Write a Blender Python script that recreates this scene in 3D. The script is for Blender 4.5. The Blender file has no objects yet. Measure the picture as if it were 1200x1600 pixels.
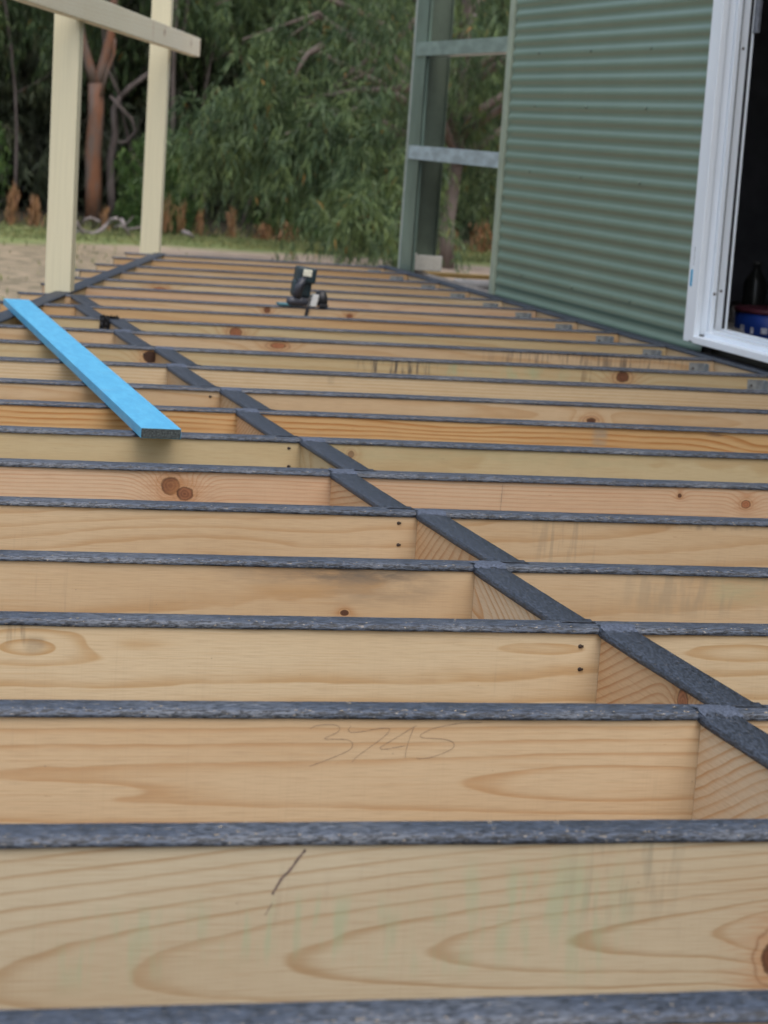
import bpy, bmesh, math, random
from mathutils import Vector, Matrix, noise as mnoise
import numpy as np
R = math.radians
random.seed(7); np.random.seed(7)
S = bpy.context.scene
COL = S.collection
# ------------------------------------------------------------------ camera
H = 0.6248                                   # eye above the joist tops (z = 0)
cam_d = bpy.data.cameras.new('camera'); cam = bpy.data.objects.new('camera', cam_d); COL.objects.link(cam)
cam_d.sensor_fit = 'VERTICAL'; cam_d.sensor_height = 17.3; cam_d.sensor_width = 12.975
cam_d.lens = 3761.2 / 1600 * 17.3
p_, r_, y_ = .1556, -.0710, .2683
f_ = Vector((math.sin(y_)*math.cos(p_), math.cos(y_)*math.cos(p_), -math.sin(p_)))
rt = Vector((math.cos(y_), -math.sin(y_), 0)); dn = f_.cross(rt)
c_, s_ = math.cos(r_), math.sin(r_)
cx = c_*rt + s_*dn; cy = -(-s_*rt + c_*dn)
m = Matrix((cx, cy, -f_)).transposed().to_4x4(); m.translation = Vector((0, -1.5697, H))
cam.matrix_world = m
cam_d.clip_start = .05; cam_d.clip_end = 1500
cam_d.dof.use_dof = True; cam_d.dof.focus_distance = 3.6; cam_d.dof.aperture_fstop = 5.6
S.camera = cam
S.render.resolution_x = 768; S.render.resolution_y = 1024
# ------------------------------------------------------------------ sky, sun, exposure (overcast)
SUN_EL, SUN_AZ = R(64), R(178)               # high behind the camera, veiled by cloud
w = bpy.data.worlds.new('World'); S.world = w; w.use_nodes = True
wn = w.node_tree; wn.nodes.clear()
sky = wn.nodes.new('ShaderNodeTexSky'); sky.sky_type = 'NISHITA'; sky.sun_disc = False
sky.sun_elevation = SUN_EL; sky.sun_rotation = SUN_AZ; sky.dust_density = 4; sky.air_density = 1.2
hs = wn.nodes.new('ShaderNodeHueSaturation'); hs.inputs['Saturation'].default_value = .75
bg = wn.nodes.new('ShaderNodeBackground'); bg.inputs['Strength'].default_value = .15
wo = wn.nodes.new('ShaderNodeOutputWorld')
wn.links.new(sky.outputs[0], hs.inputs['Color']); wn.links.new(hs.outputs[0], bg.inputs[0]); wn.links.new(bg.outputs[0], wo.inputs[0])
sd = bpy.data.lights.new('sun', 'SUN'); sd.energy = .65; sd.angle = R(70); sd.color = (1, .96, .9)
so = bpy.data.objects.new('sun', sd); COL.objects.link(so)
sv = Vector((math.sin(SUN_AZ)*math.cos(SUN_EL), math.cos(SUN_AZ)*math.cos(SUN_EL), math.sin(SUN_EL)))
so.rotation_euler = (-sv).to_track_quat('-Z', 'Y').to_euler()
S.view_settings.view_transform = 'Standard'; S.view_settings.look = 'None'
S.view_settings.exposure = 0.62; S.view_settings.gamma = 1

# ------------------------------------------------------------------ object helpers
def tag(o, label=None, cat=None, group=None, kind=None):
    if label: o['label'] = label
    if cat: o['category'] = cat
    if group: o['group'] = group
    if kind: o['kind'] = kind
    return o
def thing(name, label, cat, loc=(0, 0, 0), rz=0, group=None):
    o = bpy.data.objects.new(name, None); COL.objects.link(o); o.empty_display_size = .1
    o.location = loc; o.rotation_euler = (0, 0, rz)
    return tag(o, label, cat, group)
def link(name, me, mat=None, parent=None):
    o = bpy.data.objects.new(name, me); COL.objects.link(o)
    if mat is not None and not me.materials: me.materials.append(mat)
    if parent is not None: o.parent = parent
    return o
def obj(name, bm, mat=None, parent=None, smooth=False):
    me = bpy.data.meshes.new(name); bmesh.ops.recalc_face_normals(bm, faces=bm.faces[:]); bm.to_mesh(me); bm.free()
    if smooth:
        for p in me.polygons: p.use_smooth = True
    return link(name, me, mat, parent)
def box(bm, a, b, bev=0, rz=0, piv=None, seg=2):
    mm = bmesh.new(); bmesh.ops.create_cube(mm, size=1)
    a = Vector(a); b = Vector(b)
    for v in mm.verts:
        v.co = Vector([(a[i]+b[i])/2 + v.co[i]*abs(b[i]-a[i]) for i in range(3)])
    if bev: bmesh.ops.bevel(mm, geom=mm.edges[:]+mm.verts[:], offset=bev, segments=seg, profile=.6, affect='EDGES')
    if rz: bmesh.ops.rotate(mm, cent=piv or (a+b)/2, matrix=Matrix.Rotation(rz, 3, 'Z'), verts=mm.verts[:])
    join(bm, mm); return bm
def join(bm, mm, mat=None):
    if mat is not None: bmesh.ops.transform(mm, matrix=mat, verts=mm.verts[:])
    mp = {v: bm.verts.new(v.co) for v in mm.verts}
    for f in mm.faces:
        nf = bm.faces.new([mp[v] for v in f.verts]); nf.smooth = f.smooth
    mm.free()
def tube(bm, pts, rad, n=8, cap=True):
    pts = [Vector(p) for p in pts]; rad = rad if isinstance(rad, (list, tuple)) else [rad]*len(pts)
    rings = []; up = Vector((.123, .31, .94))
    for i, p in enumerate(pts):
        d = (pts[min(i+1, len(pts)-1)] - pts[max(i-1, 0)]).normalized()
        a = d.cross(up);  a = (a if a.length > .1 else d.cross(Vector((1, 0, 0)))).normalized(); b = d.cross(a)
        rings.append([bm.verts.new(p + rad[i]*(math.cos(t)*a + math.sin(t)*b)) for t in [2*math.pi*k/n for k in range(n)]])
    for i in range(len(pts)-1):
        for k in range(n):
            f = bm.faces.new((rings[i][k], rings[i][(k+1) % n], rings[i+1][(k+1) % n], rings[i+1][k])); f.smooth = True
    if cap: bm.faces.new(rings[0][::-1]); bm.faces.new(rings[-1])
def lathe(bm, prof, n=28, mat=None):
    mm = bmesh.new(); rings = []
    for r, z in prof: rings.append([mm.verts.new((r*math.cos(2*math.pi*k/n), r*math.sin(2*math.pi*k/n), z)) for k in range(n)])
    for i in range(len(rings)-1):
        for k in range(n):
            f = mm.faces.new((rings[i][k], rings[i][(k+1) % n], rings[i+1][(k+1) % n], rings[i+1][k])); f.smooth = True
    mm.faces.new(rings[0][::-1]); mm.faces.new(rings[-1]); join(bm, mm, mat)

# ------------------------------------------------------------------ shader expression helper
class X:
    def __init__(s, nt, sock): s.nt = nt; s.s = sock
    def _m(s, op, *a, clamp=False):
        n = s.nt.nodes.new('ShaderNodeMath'); n.operation = op; n.use_clamp = clamp
        for i, v in enumerate((s,)+a):
            if isinstance(v, X): s.nt.links.new(v.s, n.inputs[i])
            else: n.inputs[i].default_value = v
        return X(s.nt, n.outputs[0])
    def __add__(s, o): return s._m('ADD', o)
    __radd__ = __add__
    def __sub__(s, o): return s._m('SUBTRACT', o)
    def __rsub__(s, o): return (s*-1)+o
    def __mul__(s, o): return s._m('MULTIPLY', o)
    __rmul__ = __mul__
    def __truediv__(s, o): return s._m('DIVIDE', o)
    def pw(s, e): return s._m('POWER', e)
    def sqrt(s): return s._m('SQRT')
    def abs(s): return s._m('ABSOLUTE')
    def exp(s): return s._m('EXPONENT')
    def sin(s): return s._m('SINE')
    def frac(s): return s._m('FRACT')
    def floor(s): return s._m('FLOOR')
    def clamp(s): return s._m('ADD', 0.0, clamp=True)
    def mx(s, o): return s._m('MAXIMUM', o)
    def mn(s, o): return s._m('MINIMUM', o)
    def ss(s, a, b):
        n = s.nt.nodes.new('ShaderNodeMapRange'); n.interpolation_type = 'SMOOTHSTEP'
        s.nt.links.new(s.s, n.inputs[0]); n.inputs[1].default_value = a; n.inputs[2].default_value = b
        return X(s.nt, n.outputs[0])
def setin(nt, sock, v):
    if isinstance(v, X): nt.links.new(v.s, sock)
    elif isinstance(v, (tuple, list)) and len(v) == 3 and len(sock.default_value) == 4: sock.default_value = (*v, 1)
    else: sock.default_value = v
def vec(nt, x, y, z):
    n = nt.nodes.new('ShaderNodeCombineXYZ'); setin(nt, n.inputs[0], x); setin(nt, n.inputs[1], y); setin(nt, n.inputs[2], z)
    return X(nt, n.outputs[0])
def noi(nt, v, scale=1, detail=2, rough=.5, dist=0):
    n = nt.nodes.new('ShaderNodeTexNoise'); nt.links.new(v.s, n.inputs['Vector'])
    n.inputs['Scale'].default_value = scale; n.inputs['Detail'].default_value = detail; n.inputs['Roughness'].default_value = rough
    n.inputs['Distortion'].default_value = dist
    return X(nt, n.outputs[0])
def mix(nt, f, a, b, mode='MIX'):
    n = nt.nodes.new('ShaderNodeMix'); n.data_type = 'RGBA'; n.blend_type = mode
    setin(nt, n.inputs[0], f); setin(nt, n.inputs[6], a); setin(nt, n.inputs[7], b)
    return X(nt, n.outputs[2])
def newmat(name):
    m = bpy.data.materials.new(name); m.use_nodes = True; nt = m.node_tree; nt.nodes.clear()
    out = nt.nodes.new('ShaderNodeOutputMaterial'); b = nt.nodes.new('ShaderNodeBsdfPrincipled')
    nt.links.new(b.outputs[0], out.inputs[0]); return m, nt, b
def coords(nt, kind='Object'):
    t = nt.nodes.new('ShaderNodeTexCoord'); s = nt.nodes.new('ShaderNodeSeparateXYZ')
    nt.links.new(t.outputs[kind], s.inputs[0]); return [X(nt, s.outputs[i]) for i in range(3)]
def bump(nt, b, h, strength, dist):
    n = nt.nodes.new('ShaderNodeBump'); n.inputs['Strength'].default_value = strength; n.inputs['Distance'].default_value = dist
    nt.links.new(h.s, n.inputs['Height']); nt.links.new(n.outputs[0], b.inputs['Normal'])

# ------------------------------------------------------------------ pine: real growth rings round a pith beside the board
TINTS = dict(pale=((.63, .475, .310), (.47, .265, .12)), pink=((.64, .465, .320), (.52, .285, .155)), green=((.56, .460, .285), (.43, .275, .12)),
             orange=((.64, .42, .205), (.43, .19, .055)), tan=((.61, .46, .300), (.44, .25, .105)), cream=((.66, .53, .36), (.49, .305, .14)),
             drab=((.535, .465, .345), (.385, .265, .150)), red=((.58, .40, .22), (.44, .23, .10)))
GREEN = (.24, .40, .25); DARK = (.09, .075, .065); RUSTY = (.42, .20, .08)
def pine(seed, tint='pale', ph=0, z0=-.07, D0=.12, s=.02, w=.012, mx=0, amp=.85, wob=.5, bumps=(), knots=(), stains=(), ks=1, axis='x', sharp=.35, swap=None):
    m, nt, b = newmat('pine_%d' % seed)
    a = coords(nt); x, y, z = a if axis == 'x' else (a[1], a[0], a[2]) if axis == 'y' else (a[2], a[0], a[1])
    pale, late = [tuple(q*k for q, k in zip(c_, (.90, .895, .865))) for c_ in TINTS[tint]]
    sd = seed*3.71
    v1 = vec(nt, x*1.1+sd, y*3, z*4); n1 = noi(nt, v1, 1, 2)-.5
    n2 = noi(nt, vec(nt, x*5+sd, y*14, z*16), 1, 2)-.5
    n3 = noi(nt, vec(nt, x*22+sd, y*60, z*60), 1, 1)-.5
    D = x*s + D0; zc = z - z0 - x*mx + n1*(.03*wob)
    yy = y+D
    r = (zc*zc + yy*yy + 1e-5).sqrt()
    t = r/w + ph + n1*(2.2*wob) + n2*(1.1*wob) + n3*(.16)
    for (bx, bz, ax, az, am) in bumps:
        u = (x-bx)/ax; v = (z-bz)/az; t = t + ((u*u+v*v)*-1).exp()*am
    kd = []
    for (kx, kz, kr, el, dark) in knots:
        u = (x-kx)/el; v = z-kz; d = (u*u+v*v).sqrt()/kr
        d = d + n2*.7 + n3*.45 + (noi(nt, vec(nt, x*130+sd, y*130, z*130), 1, 2)-.5)*.35
        t = t + ((d*d)*-.13).exp()*(kr/w*2.4*ks); kd.append((d, dark))
    fr = t.frac(); fl = t.floor()
    wnn = nt.nodes.new('ShaderNodeTexWhiteNoise'); wnn.noise_dimensions = '1D'; nt.links.new((fl+sd).s, wnn.inputs['W']); wv = X(nt, wnn.outputs[0])
    g = fr.ss(sharp, .90) * (1-fr.ss(.91, 1.0))
    g = g*g*.75 + g*.25
    fib = noi(nt, vec(nt, x*7+sd, y*420, z*420), 1, 2)
    fib2 = noi(nt, vec(nt, x*30+sd, y*900, z*900), 1, 1)
    broad = noi(nt, vec(nt, x*1.6+sd, y*6, z*9), 1, 3, .55)
    patch = noi(nt, vec(nt, x*7+sd*2, y*20, z*26), 1, 3, .6)
    gg = (g*amp*(wv*.5+.68)*(patch.ss(.25, .6)*.55+.45)).clamp()
    c = mix(nt, gg, pale, late)
    c = mix(nt, broad.ss(.35, .75)*.30, c, late)
    c = mix(nt, (fib.ss(.50, .74))*.30, c, late)
    c = mix(nt, fib2.ss(.40, .75)*.24, c, (.30, .20, .12))
    fib3 = noi(nt, vec(nt, x*14+sd*2, y*160, z*170), 1, 3, .7); c = mix(nt, fib3.ss(.56, .74)*.16, c, (.38, .22, .11)); saw = noi(nt, vec(nt, x*420+sd, y*3, z*5), 1, 1); c = mix(nt, saw.ss(.5, .8)*.09, c, (.30, .22, .15))
    c = mix(nt, patch.ss(.6, .85)*.22, c, tuple(min(1, q*1.12) for q in pale))
    # little resin flecks along the grain
    fk = noi(nt, vec(nt, x*45+sd, y*150, z*330), 1, 1).ss(.765, .80)
    c = mix(nt, fk*.5, c, (.26, .13, .06))
    for (d, dark) in kd:
        halo = ((d*d)*-.35).exp()
        c = mix(nt, halo*.68, c, (.42, .195, .075))
        c = mix(nt, ((d*d)*-.10).exp()*fib3.ss(.40, .65)*.5, c, (.36, .17, .07))
        ring = ((d*16).sin()*.5+.5)*.45
        ring = (ring + patch.ss(.35, .7)*.5).clamp(); kcol = mix(nt, ring, (.33*(1-dark)+.02, .135*(1-dark)+.012, .06*(1-dark)+.01), (.12*(1-dark)+.010, .042*(1-dark)+.008, .020*(1-dark)+.006))
        c = mix(nt, 1-d.ss(.86, 1.0), c, kcol)
        rim = ((((d-.97)/.09)*((d-.97)/.09))*-1).exp()
        c = mix(nt, (rim*(n3+.75)).clamp(), c, (.060, .024, .012))
        rim2 = ((((d-1.55)/.10)*((d-1.55)/.10))*-1).exp(); c = mix(nt, (rim2*(n2*1.8+.25)).clamp(), c, (.20, .09, .04))
    for (sx, sz, rx, rz, col, st, streak) in stains:
        u = (x-sx)/rx; v = (z-sz)/rz; e = ((u*u*u*u+v*v*v*v)*-1).exp()
        if streak: nn = noi(nt, vec(nt, x*streak+sd*3, y*9, z*9), 1, 2, .6).ss(.47, .66)
        else: nn = noi(nt, vec(nt, x*11+sd*3, y*20, z*45), 1, 4, .7).ss(.28, .66)
        c = mix(nt, e*nn*st, c, col)
    # grubby wear: faint vertical scuffs and grey specks
    scf = noi(nt, vec(nt, x*70+sd*5, y*8, z*7), 1, 2, .6).ss(.62, .80)*noi(nt, vec(nt, x*3+sd, y, z*8), 1, 1).ss(.5, .68)
    c = mix(nt, scf*.20, c, (.20, .17, .13))
    spk = noi(nt, vec(nt, x*160+sd*5, y*160, z*160), 1, 1).ss(.78, .82)
    c = mix(nt, spk*.45, c, (.16, .12, .09))
    nt.links.new(c.s, b.inputs['Base Color'])
    setin(nt, b.inputs['Roughness'], .62); b.inputs['Specular IOR Level'].default_value = .3
    bump(nt, b, fib*.7+fib2*.3-g*.4, .35, .0006)
    return m

def simple(name, col, rough=.5, var=.12, scale=20, metal=0, spec=.5, bmp=0, bscale=None, stretch=(1, 1, 1)):
    m, nt, b = newmat(name); x, y, z = coords(nt)
    v = vec(nt, x*stretch[0], y*stretch[1], z*stretch[2]); n = noi(nt, v, scale, 4, .6)
    c = mix(nt, n.ss(.3, .7), tuple(q*(1-var) for q in col), tuple(min(1, q*(1+var)) for q in col)); nt.links.new(c.s, b.inputs['Base Color'])
    b.inputs['Roughness'].default_value = rough; b.inputs['Metallic'].default_value = metal; b.inputs['Specular IOR Level'].default_value = spec
    if bmp: bump(nt, b, noi(nt, v, bscale or scale*4, 3), bmp, .001)
    return m

def tape_mat(name, axis, dust, k=1.0):
    m, nt, b = newmat(name); a = coords(nt); x, y, z = a if axis == 'x' else (a[1], a[0], a[2])
    f1 = noi(nt, vec(nt, x*90, y*420, z*420), 1, 3, .65); f2 = noi(nt, vec(nt, x*260, y*900, z*900), 1, 2)
    big = noi(nt, vec(nt, x*3.1, y*6, z*3), 1, 3, .6); mid = noi(nt, vec(nt, x*26, y*60, z*60), 1, 3, .6)
    c = mix(nt, f1.ss(.42, .60), (.011*k, .014*k, .020*k), (.068*k, .088*k, .128*k))
    c = mix(nt, (f2.ss(.50, .70))*(.45*k*k)*(big.ss(.3,.6)*.8+.2), c, (.17, .19, .225))
    sp = noi(nt, vec(nt, x*150, y*380, z*380), 1, 2, .6).ss(.63, .70)
    c = mix(nt, (sp*(mid.ss(.40, .66)*.8+.08)*dust).clamp(), c, (.43, .37, .29))
    c = mix(nt, (big.ss(.45, .7)*f1.ss(.4, .62)*.65*dust).clamp(), c, (.20, .215, .24))
    nt.links.new(c.s, b.inputs['Base Color']); setin(nt, b.inputs['Roughness'], f1.ss(.2, .8)*.25+.42)
    b.inputs['Specular IOR Level'].default_value = .42
    bump(nt, b, f1*.6+f2*.3+mid*1.0, .75, .0014)
    return m
TAPE_L = simple('tape_end', (.072, .088, .125), .55, .45, 260, 0, .4, 1, 500); TAPE = tape_mat('joist_tape', 'x', 1.0); TAPE_Y = tape_mat('nogging_tape', 'y', .30, .62)  # nogging tape darker, tape ends lighter: angle and sheen painted into the colour
GALV = simple('galvanised', (.30, .33, .35), .45, .25, 60, .6)
NAIL = simple('nail_steel', (.035, .022, .016), .6, .3, 200)

# ------------------------------------------------------------------ deck: joists every 450 mm, front face at y = YJ[i]
YJ = [.45*i for i in range(22)]
dev = {0: .002, 1: -.002, 2: .003, 3: .011, 4: -.012, 5: .02, 6: .003, 7: .003, 8: -.008, 9: -.04, 10: -.004, 11: .012, 12: .018, 13: -.025, 14: -.02, 15: -.035, 16: -.01, 17: -.035, 18: -.02, 19: -.02, 20: .06, 21: .02}
for i, d in dev.items(): YJ[i] += d
def diag_x(y): return .793 + .2925*(y-5.98)          # outer (left) edge of the angled edge beam
XR = 2.955
def xl(i): return .946 + .2867*(YJ[i]-6.75) + (.0 if i >= 15 else .02*math.sin(i*2.3))
def wavy(t, k, s): return mnoise.noise(Vector((t*k, s, s*.37)))
def tape_strip(x0, x1, y0, y1, seed, lipf=.009, lipb=.006, step=.012, z=.0008):
    """tape bent over a board running along x: front lip, top, back lip, uneven edges"""
    bm = bmesh.new(); n = max(2, int((x1-x0)/step)); rows = []
    for i in range(n+1):
        x = x0+(x1-x0)*i/n
        lf = lipf*(1+.32*wavy(x, 2.6, seed)+.10*wavy(x, 15, seed+9)); gp = .0012+.0028*max(0, wavy(x, 2.1, seed+4)+.15)
        zz = z+.0003*wavy(x, 24, seed+2)+.0002*wavy(x, 70, seed+5)
        prof = [(y0-gp-.0008, -lf), (y0-gp*.6, -lf*.5), (y0-.0006, zz-.0022), (y0+.0016, zz), (y0+.012, zz+.0006), ((y0+y1)/2, zz+.0003+.0005*wavy(x, 40, seed+7)), (y1-.002, zz), (y1+.0008, zz-.003), (y1+.0012, -lipb)]
        rows.append([bm.verts.new((x, a, b)) for a, b in prof])
    for i in range(n):
        for k in range(len(rows[0])-1):
            f = bm.faces.new((rows[i][k], rows[i+1][k], rows[i+1][k+1], rows[i][k+1])); f.smooth = True
    r = bmesh.ops.extrude_face_region(bm, geom=bm.faces[:])
    for v in [g for g in r['geom'] if isinstance(g, bmesh.types.BMVert)]:
        v.co += Vector((0, -.0004 if v.co.y < (y0+y1)/2 else .0004, .0005 if v.co.z > -.001 else 0))
    return bm
JW = .045; JH = .19
F2 = dict  # per-board growth-ring settings
BOARD = {
 0: F2(tint='red', D0=.15, s=.02, w=.011),
 1: F2(tint='drab', z0=-.1420, mx=.05, D0=.098, s=-.088, w=.0118, ph=.35, amp=.9, wob=.36, sharp=.58, ks=-.22, knots=[(.972, -.122, .020, .8, .6)],
       stains=[(.50, -.085, .10, .03, GREEN, .34, 60), (.72, -.07, .09, .05, GREEN, .30, 55), (.33, -.10, .06, .035, GREEN, .32, 60), (.82, -.03, .06, .05, (.16, .17, .13), .35, 70), (.78, -.09, .04, .05, GREEN, .26, 50), (.62, -.10, .06, .03, GREEN, .22, 55)]),
 2: F2(tint='pale', z0=-.080, D0=.052, s=-.018, w=.0130, ph=.12, amp=.95, wob=.22, sharp=.45, bumps=[(.945, -.080, .115, .024, -.85), (.34, -.086, .16, .010, .55)]),
 3: F2(tint='cream', z0=-.035, D0=.055, s=.016, w=.017, ph=.3, amp=.95, wob=.55, sharp=.3, bumps=[(.36, -.035, .055, .018, -1.5), (.50, -.03, .06, .012, .8), (1.04, -.028, .09, .014, -.9), (1.32, -.03, .12, .02, -1.3)],
       stains=[(.345, -.012, .012, .02, DARK, .6, 80), (.37, -.03, .012, .012, DARK, .4, 0)]),
 4: F2(tint='tan', z0=-.03, D0=.12, s=.02, w=.014, amp=.55, wob=.5, knots=[(.874, -.073, .0045, 1.3, .7)],
       stains=[(.89, -.012, .085, .013, DARK, .95, 0), (.93, -.030, .09, .03, (.22, .17, .12), .5, 0), (.82, -.020, .12, .012, (.2, .16, .12), .5, 0), (1.42, -.03, .12, .04, (.25, .22, .16), .35, 45), (1.5, -.02, .05, .03, GREEN, .25, 0)]),
 5: F2(tint='tan', z0=.05, D0=.07, s=.05, w=.014, mx=-.02, amp=.55, wob=.7, bumps=[(.7, -.05, .2, .03, 1.2)],
       stains=[(1.38, -.03, .06, .05, (.25, .21, .15), .40, 90), (1.75, -.01, .2, .006, DARK, .4, 40)]),
 6: F2(tint='pink', z0=-.12, D0=.02, s=.008, w=.0070, amp=.8, wob=.35, knots=[(.770, -.033, .0165, 1.0, .32), (.797, -.047, .0115, 1.3, .15), (1.761, -.022, .0045, 1, .6), (1.90, -.035, .008, 1.2, -.2)]),
 7: F2(tint='green', z0=-.03, D0=.2, s=.01, w=.02, amp=.5, wob=.6, knots=[(1.22, -.026, .007, 1, .2)], stains=[(1.5, -.02, .4, .02, (.36, .34, .2), .4, 0), (1.15, -.03, .05, .05, (.3, .24, .15), .4, 60)]),
 8: F2(tint='orange', z0=-.10, D0=.03, s=.008, w=.0105, amp=1.0, wob=.8, sharp=.2, bumps=[(2.35, -.04, .14, .03, 2.0), (1.5, -.02, .2, .02, 1)],
       stains=[(1.918, -.02, .018, .03, (.30, .26, .2), .85, 0), (2.2, -.008, .02, .008, DARK, .6, 0), (.52, -.03, .03, .04, DARK, .45, 60)]),
 9: F2(tint='tan', z0=-.03, D0=.02, s=.016, w=.0085, amp=.7, wob=.8, knots=[(2.047, -.040, .0085, 1.7, .6)]),
 10: F2(tint='cream', z0=-.15, D0=.02, s=.004, w=.0085, amp=.75, wob=.25, stains=[(1.5, -.01, .01, .02, DARK, .3, 0)]),
 11: F2(tint='green', z0=-.09, D0=.06, s=.01, w=.012, amp=.6, wob=.5, knots=[(1.10, -.026, .017, 1.1, .85), (2.482, -.022, .017, 1.25, .45)],
       stains=[(1.80, -.018, .11, .03, DARK, .95, 75), (2.1, -.02, .2, .02, GREEN, .4, 30), (2.37, -.02, .02, .05, (.17, .11, .06), .6, 70)]),
 12: F2(tint='tan', z0=-.05, D0=.04, s=.02, w=.013, amp=.6, wob=.7, knots=[(1.56, -.02, .010, 2.6, -.3)], stains=[(2.45, -.02, .22, .03, DARK, .8, 110), (2.7, -.02, .15, .03, DARK, .75, 120)]),
 13: F2(tint='green', z0=-.05, D0=.04, s=.02, w=.013, amp=.5, wob=.7, knots=[(1.51, -.023, .016, 1.25, -.05)]),
 14: F2(tint='red', z0=-.05, D0=.04, s=.02, w=.013, amp=.4, wob=.7), 15: F2(tint='pale', D0=.05, s=.02, w=.012, amp=.5, knots=[(1.80, -.016, .010, 1.2, .2), (2.10, -.022, .008, 1.3, .1)]),
 16: F2(tint='pink', D0=.05, s=.02, w=.013, amp=.5, bumps=[(2.5, -.03, .2, .02, 2)]), 17: F2(tint='cream', D0=.05, s=.02, w=.012, amp=.6, knots=[(1.571, -.03, .012, 2.2, -.1)]),
 18: F2(tint='tan', D0=.05, s=.02, w=.012, amp=.5), 19: F2(tint='tan', D0=.06, s=.02, w=.012, amp=.5), 20: F2(tint='red', D0=.05, s=.02, w=.012, amp=.5), 21: F2(tint='pale', D0=.07, s=.01, w=.012, amp=.5)}
WHERE = {
 0: 'taped pine joist nearest the camera, only its grey taped top showing along the bottom edge',
 1: 'greenish drab pine joist with curved grain and a slanting black pencil stroke',
 2: 'pale pine joist with the number 3745 pencilled on its face',
 3: 'cream pine joist with looping grain directly behind the one pencilled 3745',
 4: 'tan pine joist with a dark smudge under its tape and one tiny dark knot',
 5: 'plain tan pine joist between the smudged joist and the joist with the large double knot',
 6: 'pinkish pine joist with a large double orange knot at left',
 7: 'drab joist under the near end of the blue board, small ring knot on it',
 8: 'strongly grained orange pine joist with a grey stain on its right half',
 9: 'tan joist directly behind the orange grained joist, small dark knot to the right',
 10: 'cream straight grained joist just in front of the joist with the black knot',
 11: 'greenish joist with a large black knot at left and black drips in its middle',
 12: 'tan joist behind the black dripped one, black specks near its right end',
 13: 'greenish joist with one brown oval knot left of its middle',
 14: 'reddish plain joist in front of the joist carrying the power saw',
 15: 'joist the power saw sits on, black strap hanging over its face',
 16: 'pinkish joist directly behind the power saw',
 17: 'cream joist with a flat rusty knot just right of the nearer cream post',
 18: 'tan joist with a bare tape end sticking out between the two cream posts',
 19: 'third joist from the far end of the deck',
 20: 'reddish joist second from the far end of the deck',
 21: 'last joist at the far end of the deck in front of the bare dirt'}
NM = None
for i in range(22):
    t = thing('deck_joist', WHERE[i], 'joist', (0, YJ[i], 0), 0, 'taped pine joists of the deck frame')
    bm = bmesh.new(); box(bm, (xl(i), 0, -JH), (XR, JW, 0), .0025 if i < 8 else 0)
    obj('timber', bm, pine(i, **BOARD[i]), t)
    st = .006 if i < 5 else .012 if i < 10 else .03
    tx0 = xl(i)-.006 if i != 18 else xl(i)-.05
    tp = obj('tape', tape_strip(tx0, XR+.004, 0, JW, i*1.7, lipf=.0066 if i < 8 else .0050 if i < 13 else .0038, step=st), TAPE, t)
    # steel hanger at the wall end
    hb = bmesh.new(); box(hb, (2.872, -.0022, -.165), (XR-.028, -.0004, -.0125)); box(hb, (XR-.030, -.030, -.165), (XR-.0275, -.0004, -.0125))
    box(hb, (2.872, JW+.0004, -.165), (XR-.028, JW+.0022, -.0125)); box(hb, (2.872, -.002, -.1935), (XR-.028, JW+.002, -.1912))
    hg = obj('joist_hanger', hb, GALV, t)
    if i < 10: continue
    if NM is None:
        nb = bmesh.new(); lathe(nb, [(.0035, 0), (.003, .0015)], 10, Matrix.Rotation(R(90), 4, 'X')); o0 = obj('nail', nb, NAIL, hg); NM = o0.data; o0.location = (2.885, -.0022, -.03)
    for (nx, nz) in ((2.885, -.03), (2.905, -.06), (2.885, -.09), (2.905, -.12))[1 if i == 10 else 0:]:
        link('nail', NM, None, hg).location = (nx, -.0022, nz)
# nail pairs through the joists into the noggings behind
jo = {round(o.location.y/.45): o for o in COL.objects if o.type == 'EMPTY' and o.name.startswith('deck_joist')}
for i in (1, 3, 5, 7, 9, 11):
    for k, (nx, nz) in enumerate(((1.086, -.024 if i < 5 else -.018), (1.088, -.055))):
        nb = bmesh.new(); lathe(nb, [(.0030, 0), (.0026, .0009), (.001, .0012)], 10, Matrix.Translation((nx+.004*math.sin(i), -.0003, nz)) @ Matrix.Rotation(R(90), 4, 'X'))
        c0 = Vector((nx+.004*math.sin(i), -.001, nz)); box(nb, c0+Vector((-.0010, -.001, -.0012)), c0+Vector((.0042, .0003, .0016)), rz=0)
        obj('nail', nb, NAIL, jo[i])
# ------------------------------------------------------------------ noggings, staggered 45 mm
TINTS['bright'] = ((.74, .60, .43), (.58, .33, .16)); TINTS['warm'] = ((.72, .50, .30), (.50, .24, .10))
XN = {0: 1.069, 1: 1.1143}
NG = {2: ('bright', 'pale ribbed nogging at the right edge under the 3745 joist, nearest in full view'), 3: ('warm', 'nogging with a large round knot just behind the 3745 joist'),
      4: ('bright', 'speckled pale nogging in front of the smudged joist'), 5: ('warm', 'straight striped nogging in front of the plain tan joist'),
      6: ('warm', 'fine wavy grained nogging in front of the joist with the double knot'), 7: ('green', 'pale plain nogging in front of the joist with the ring knot'),
      8: ('warm', 'orange nogging meeting the orange grained joist beside the near end of the blue board'), 9: ('tan', 'nogging just behind the orange grained joist'),
      10: ('tan', 'nogging two bays behind the orange grained joist'), 11: ('red', 'nogging touching the large black knot'),
      12: ('tan', 'nogging directly behind the black knot joist'), 13: ('tan', 'nogging under the crumpled black tape end'),
      14: ('pale', 'nogging just beyond the crumpled black tape end'), 15: ('red', 'farthest nogging, where the nogging line meets the angled edge beam')}
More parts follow.
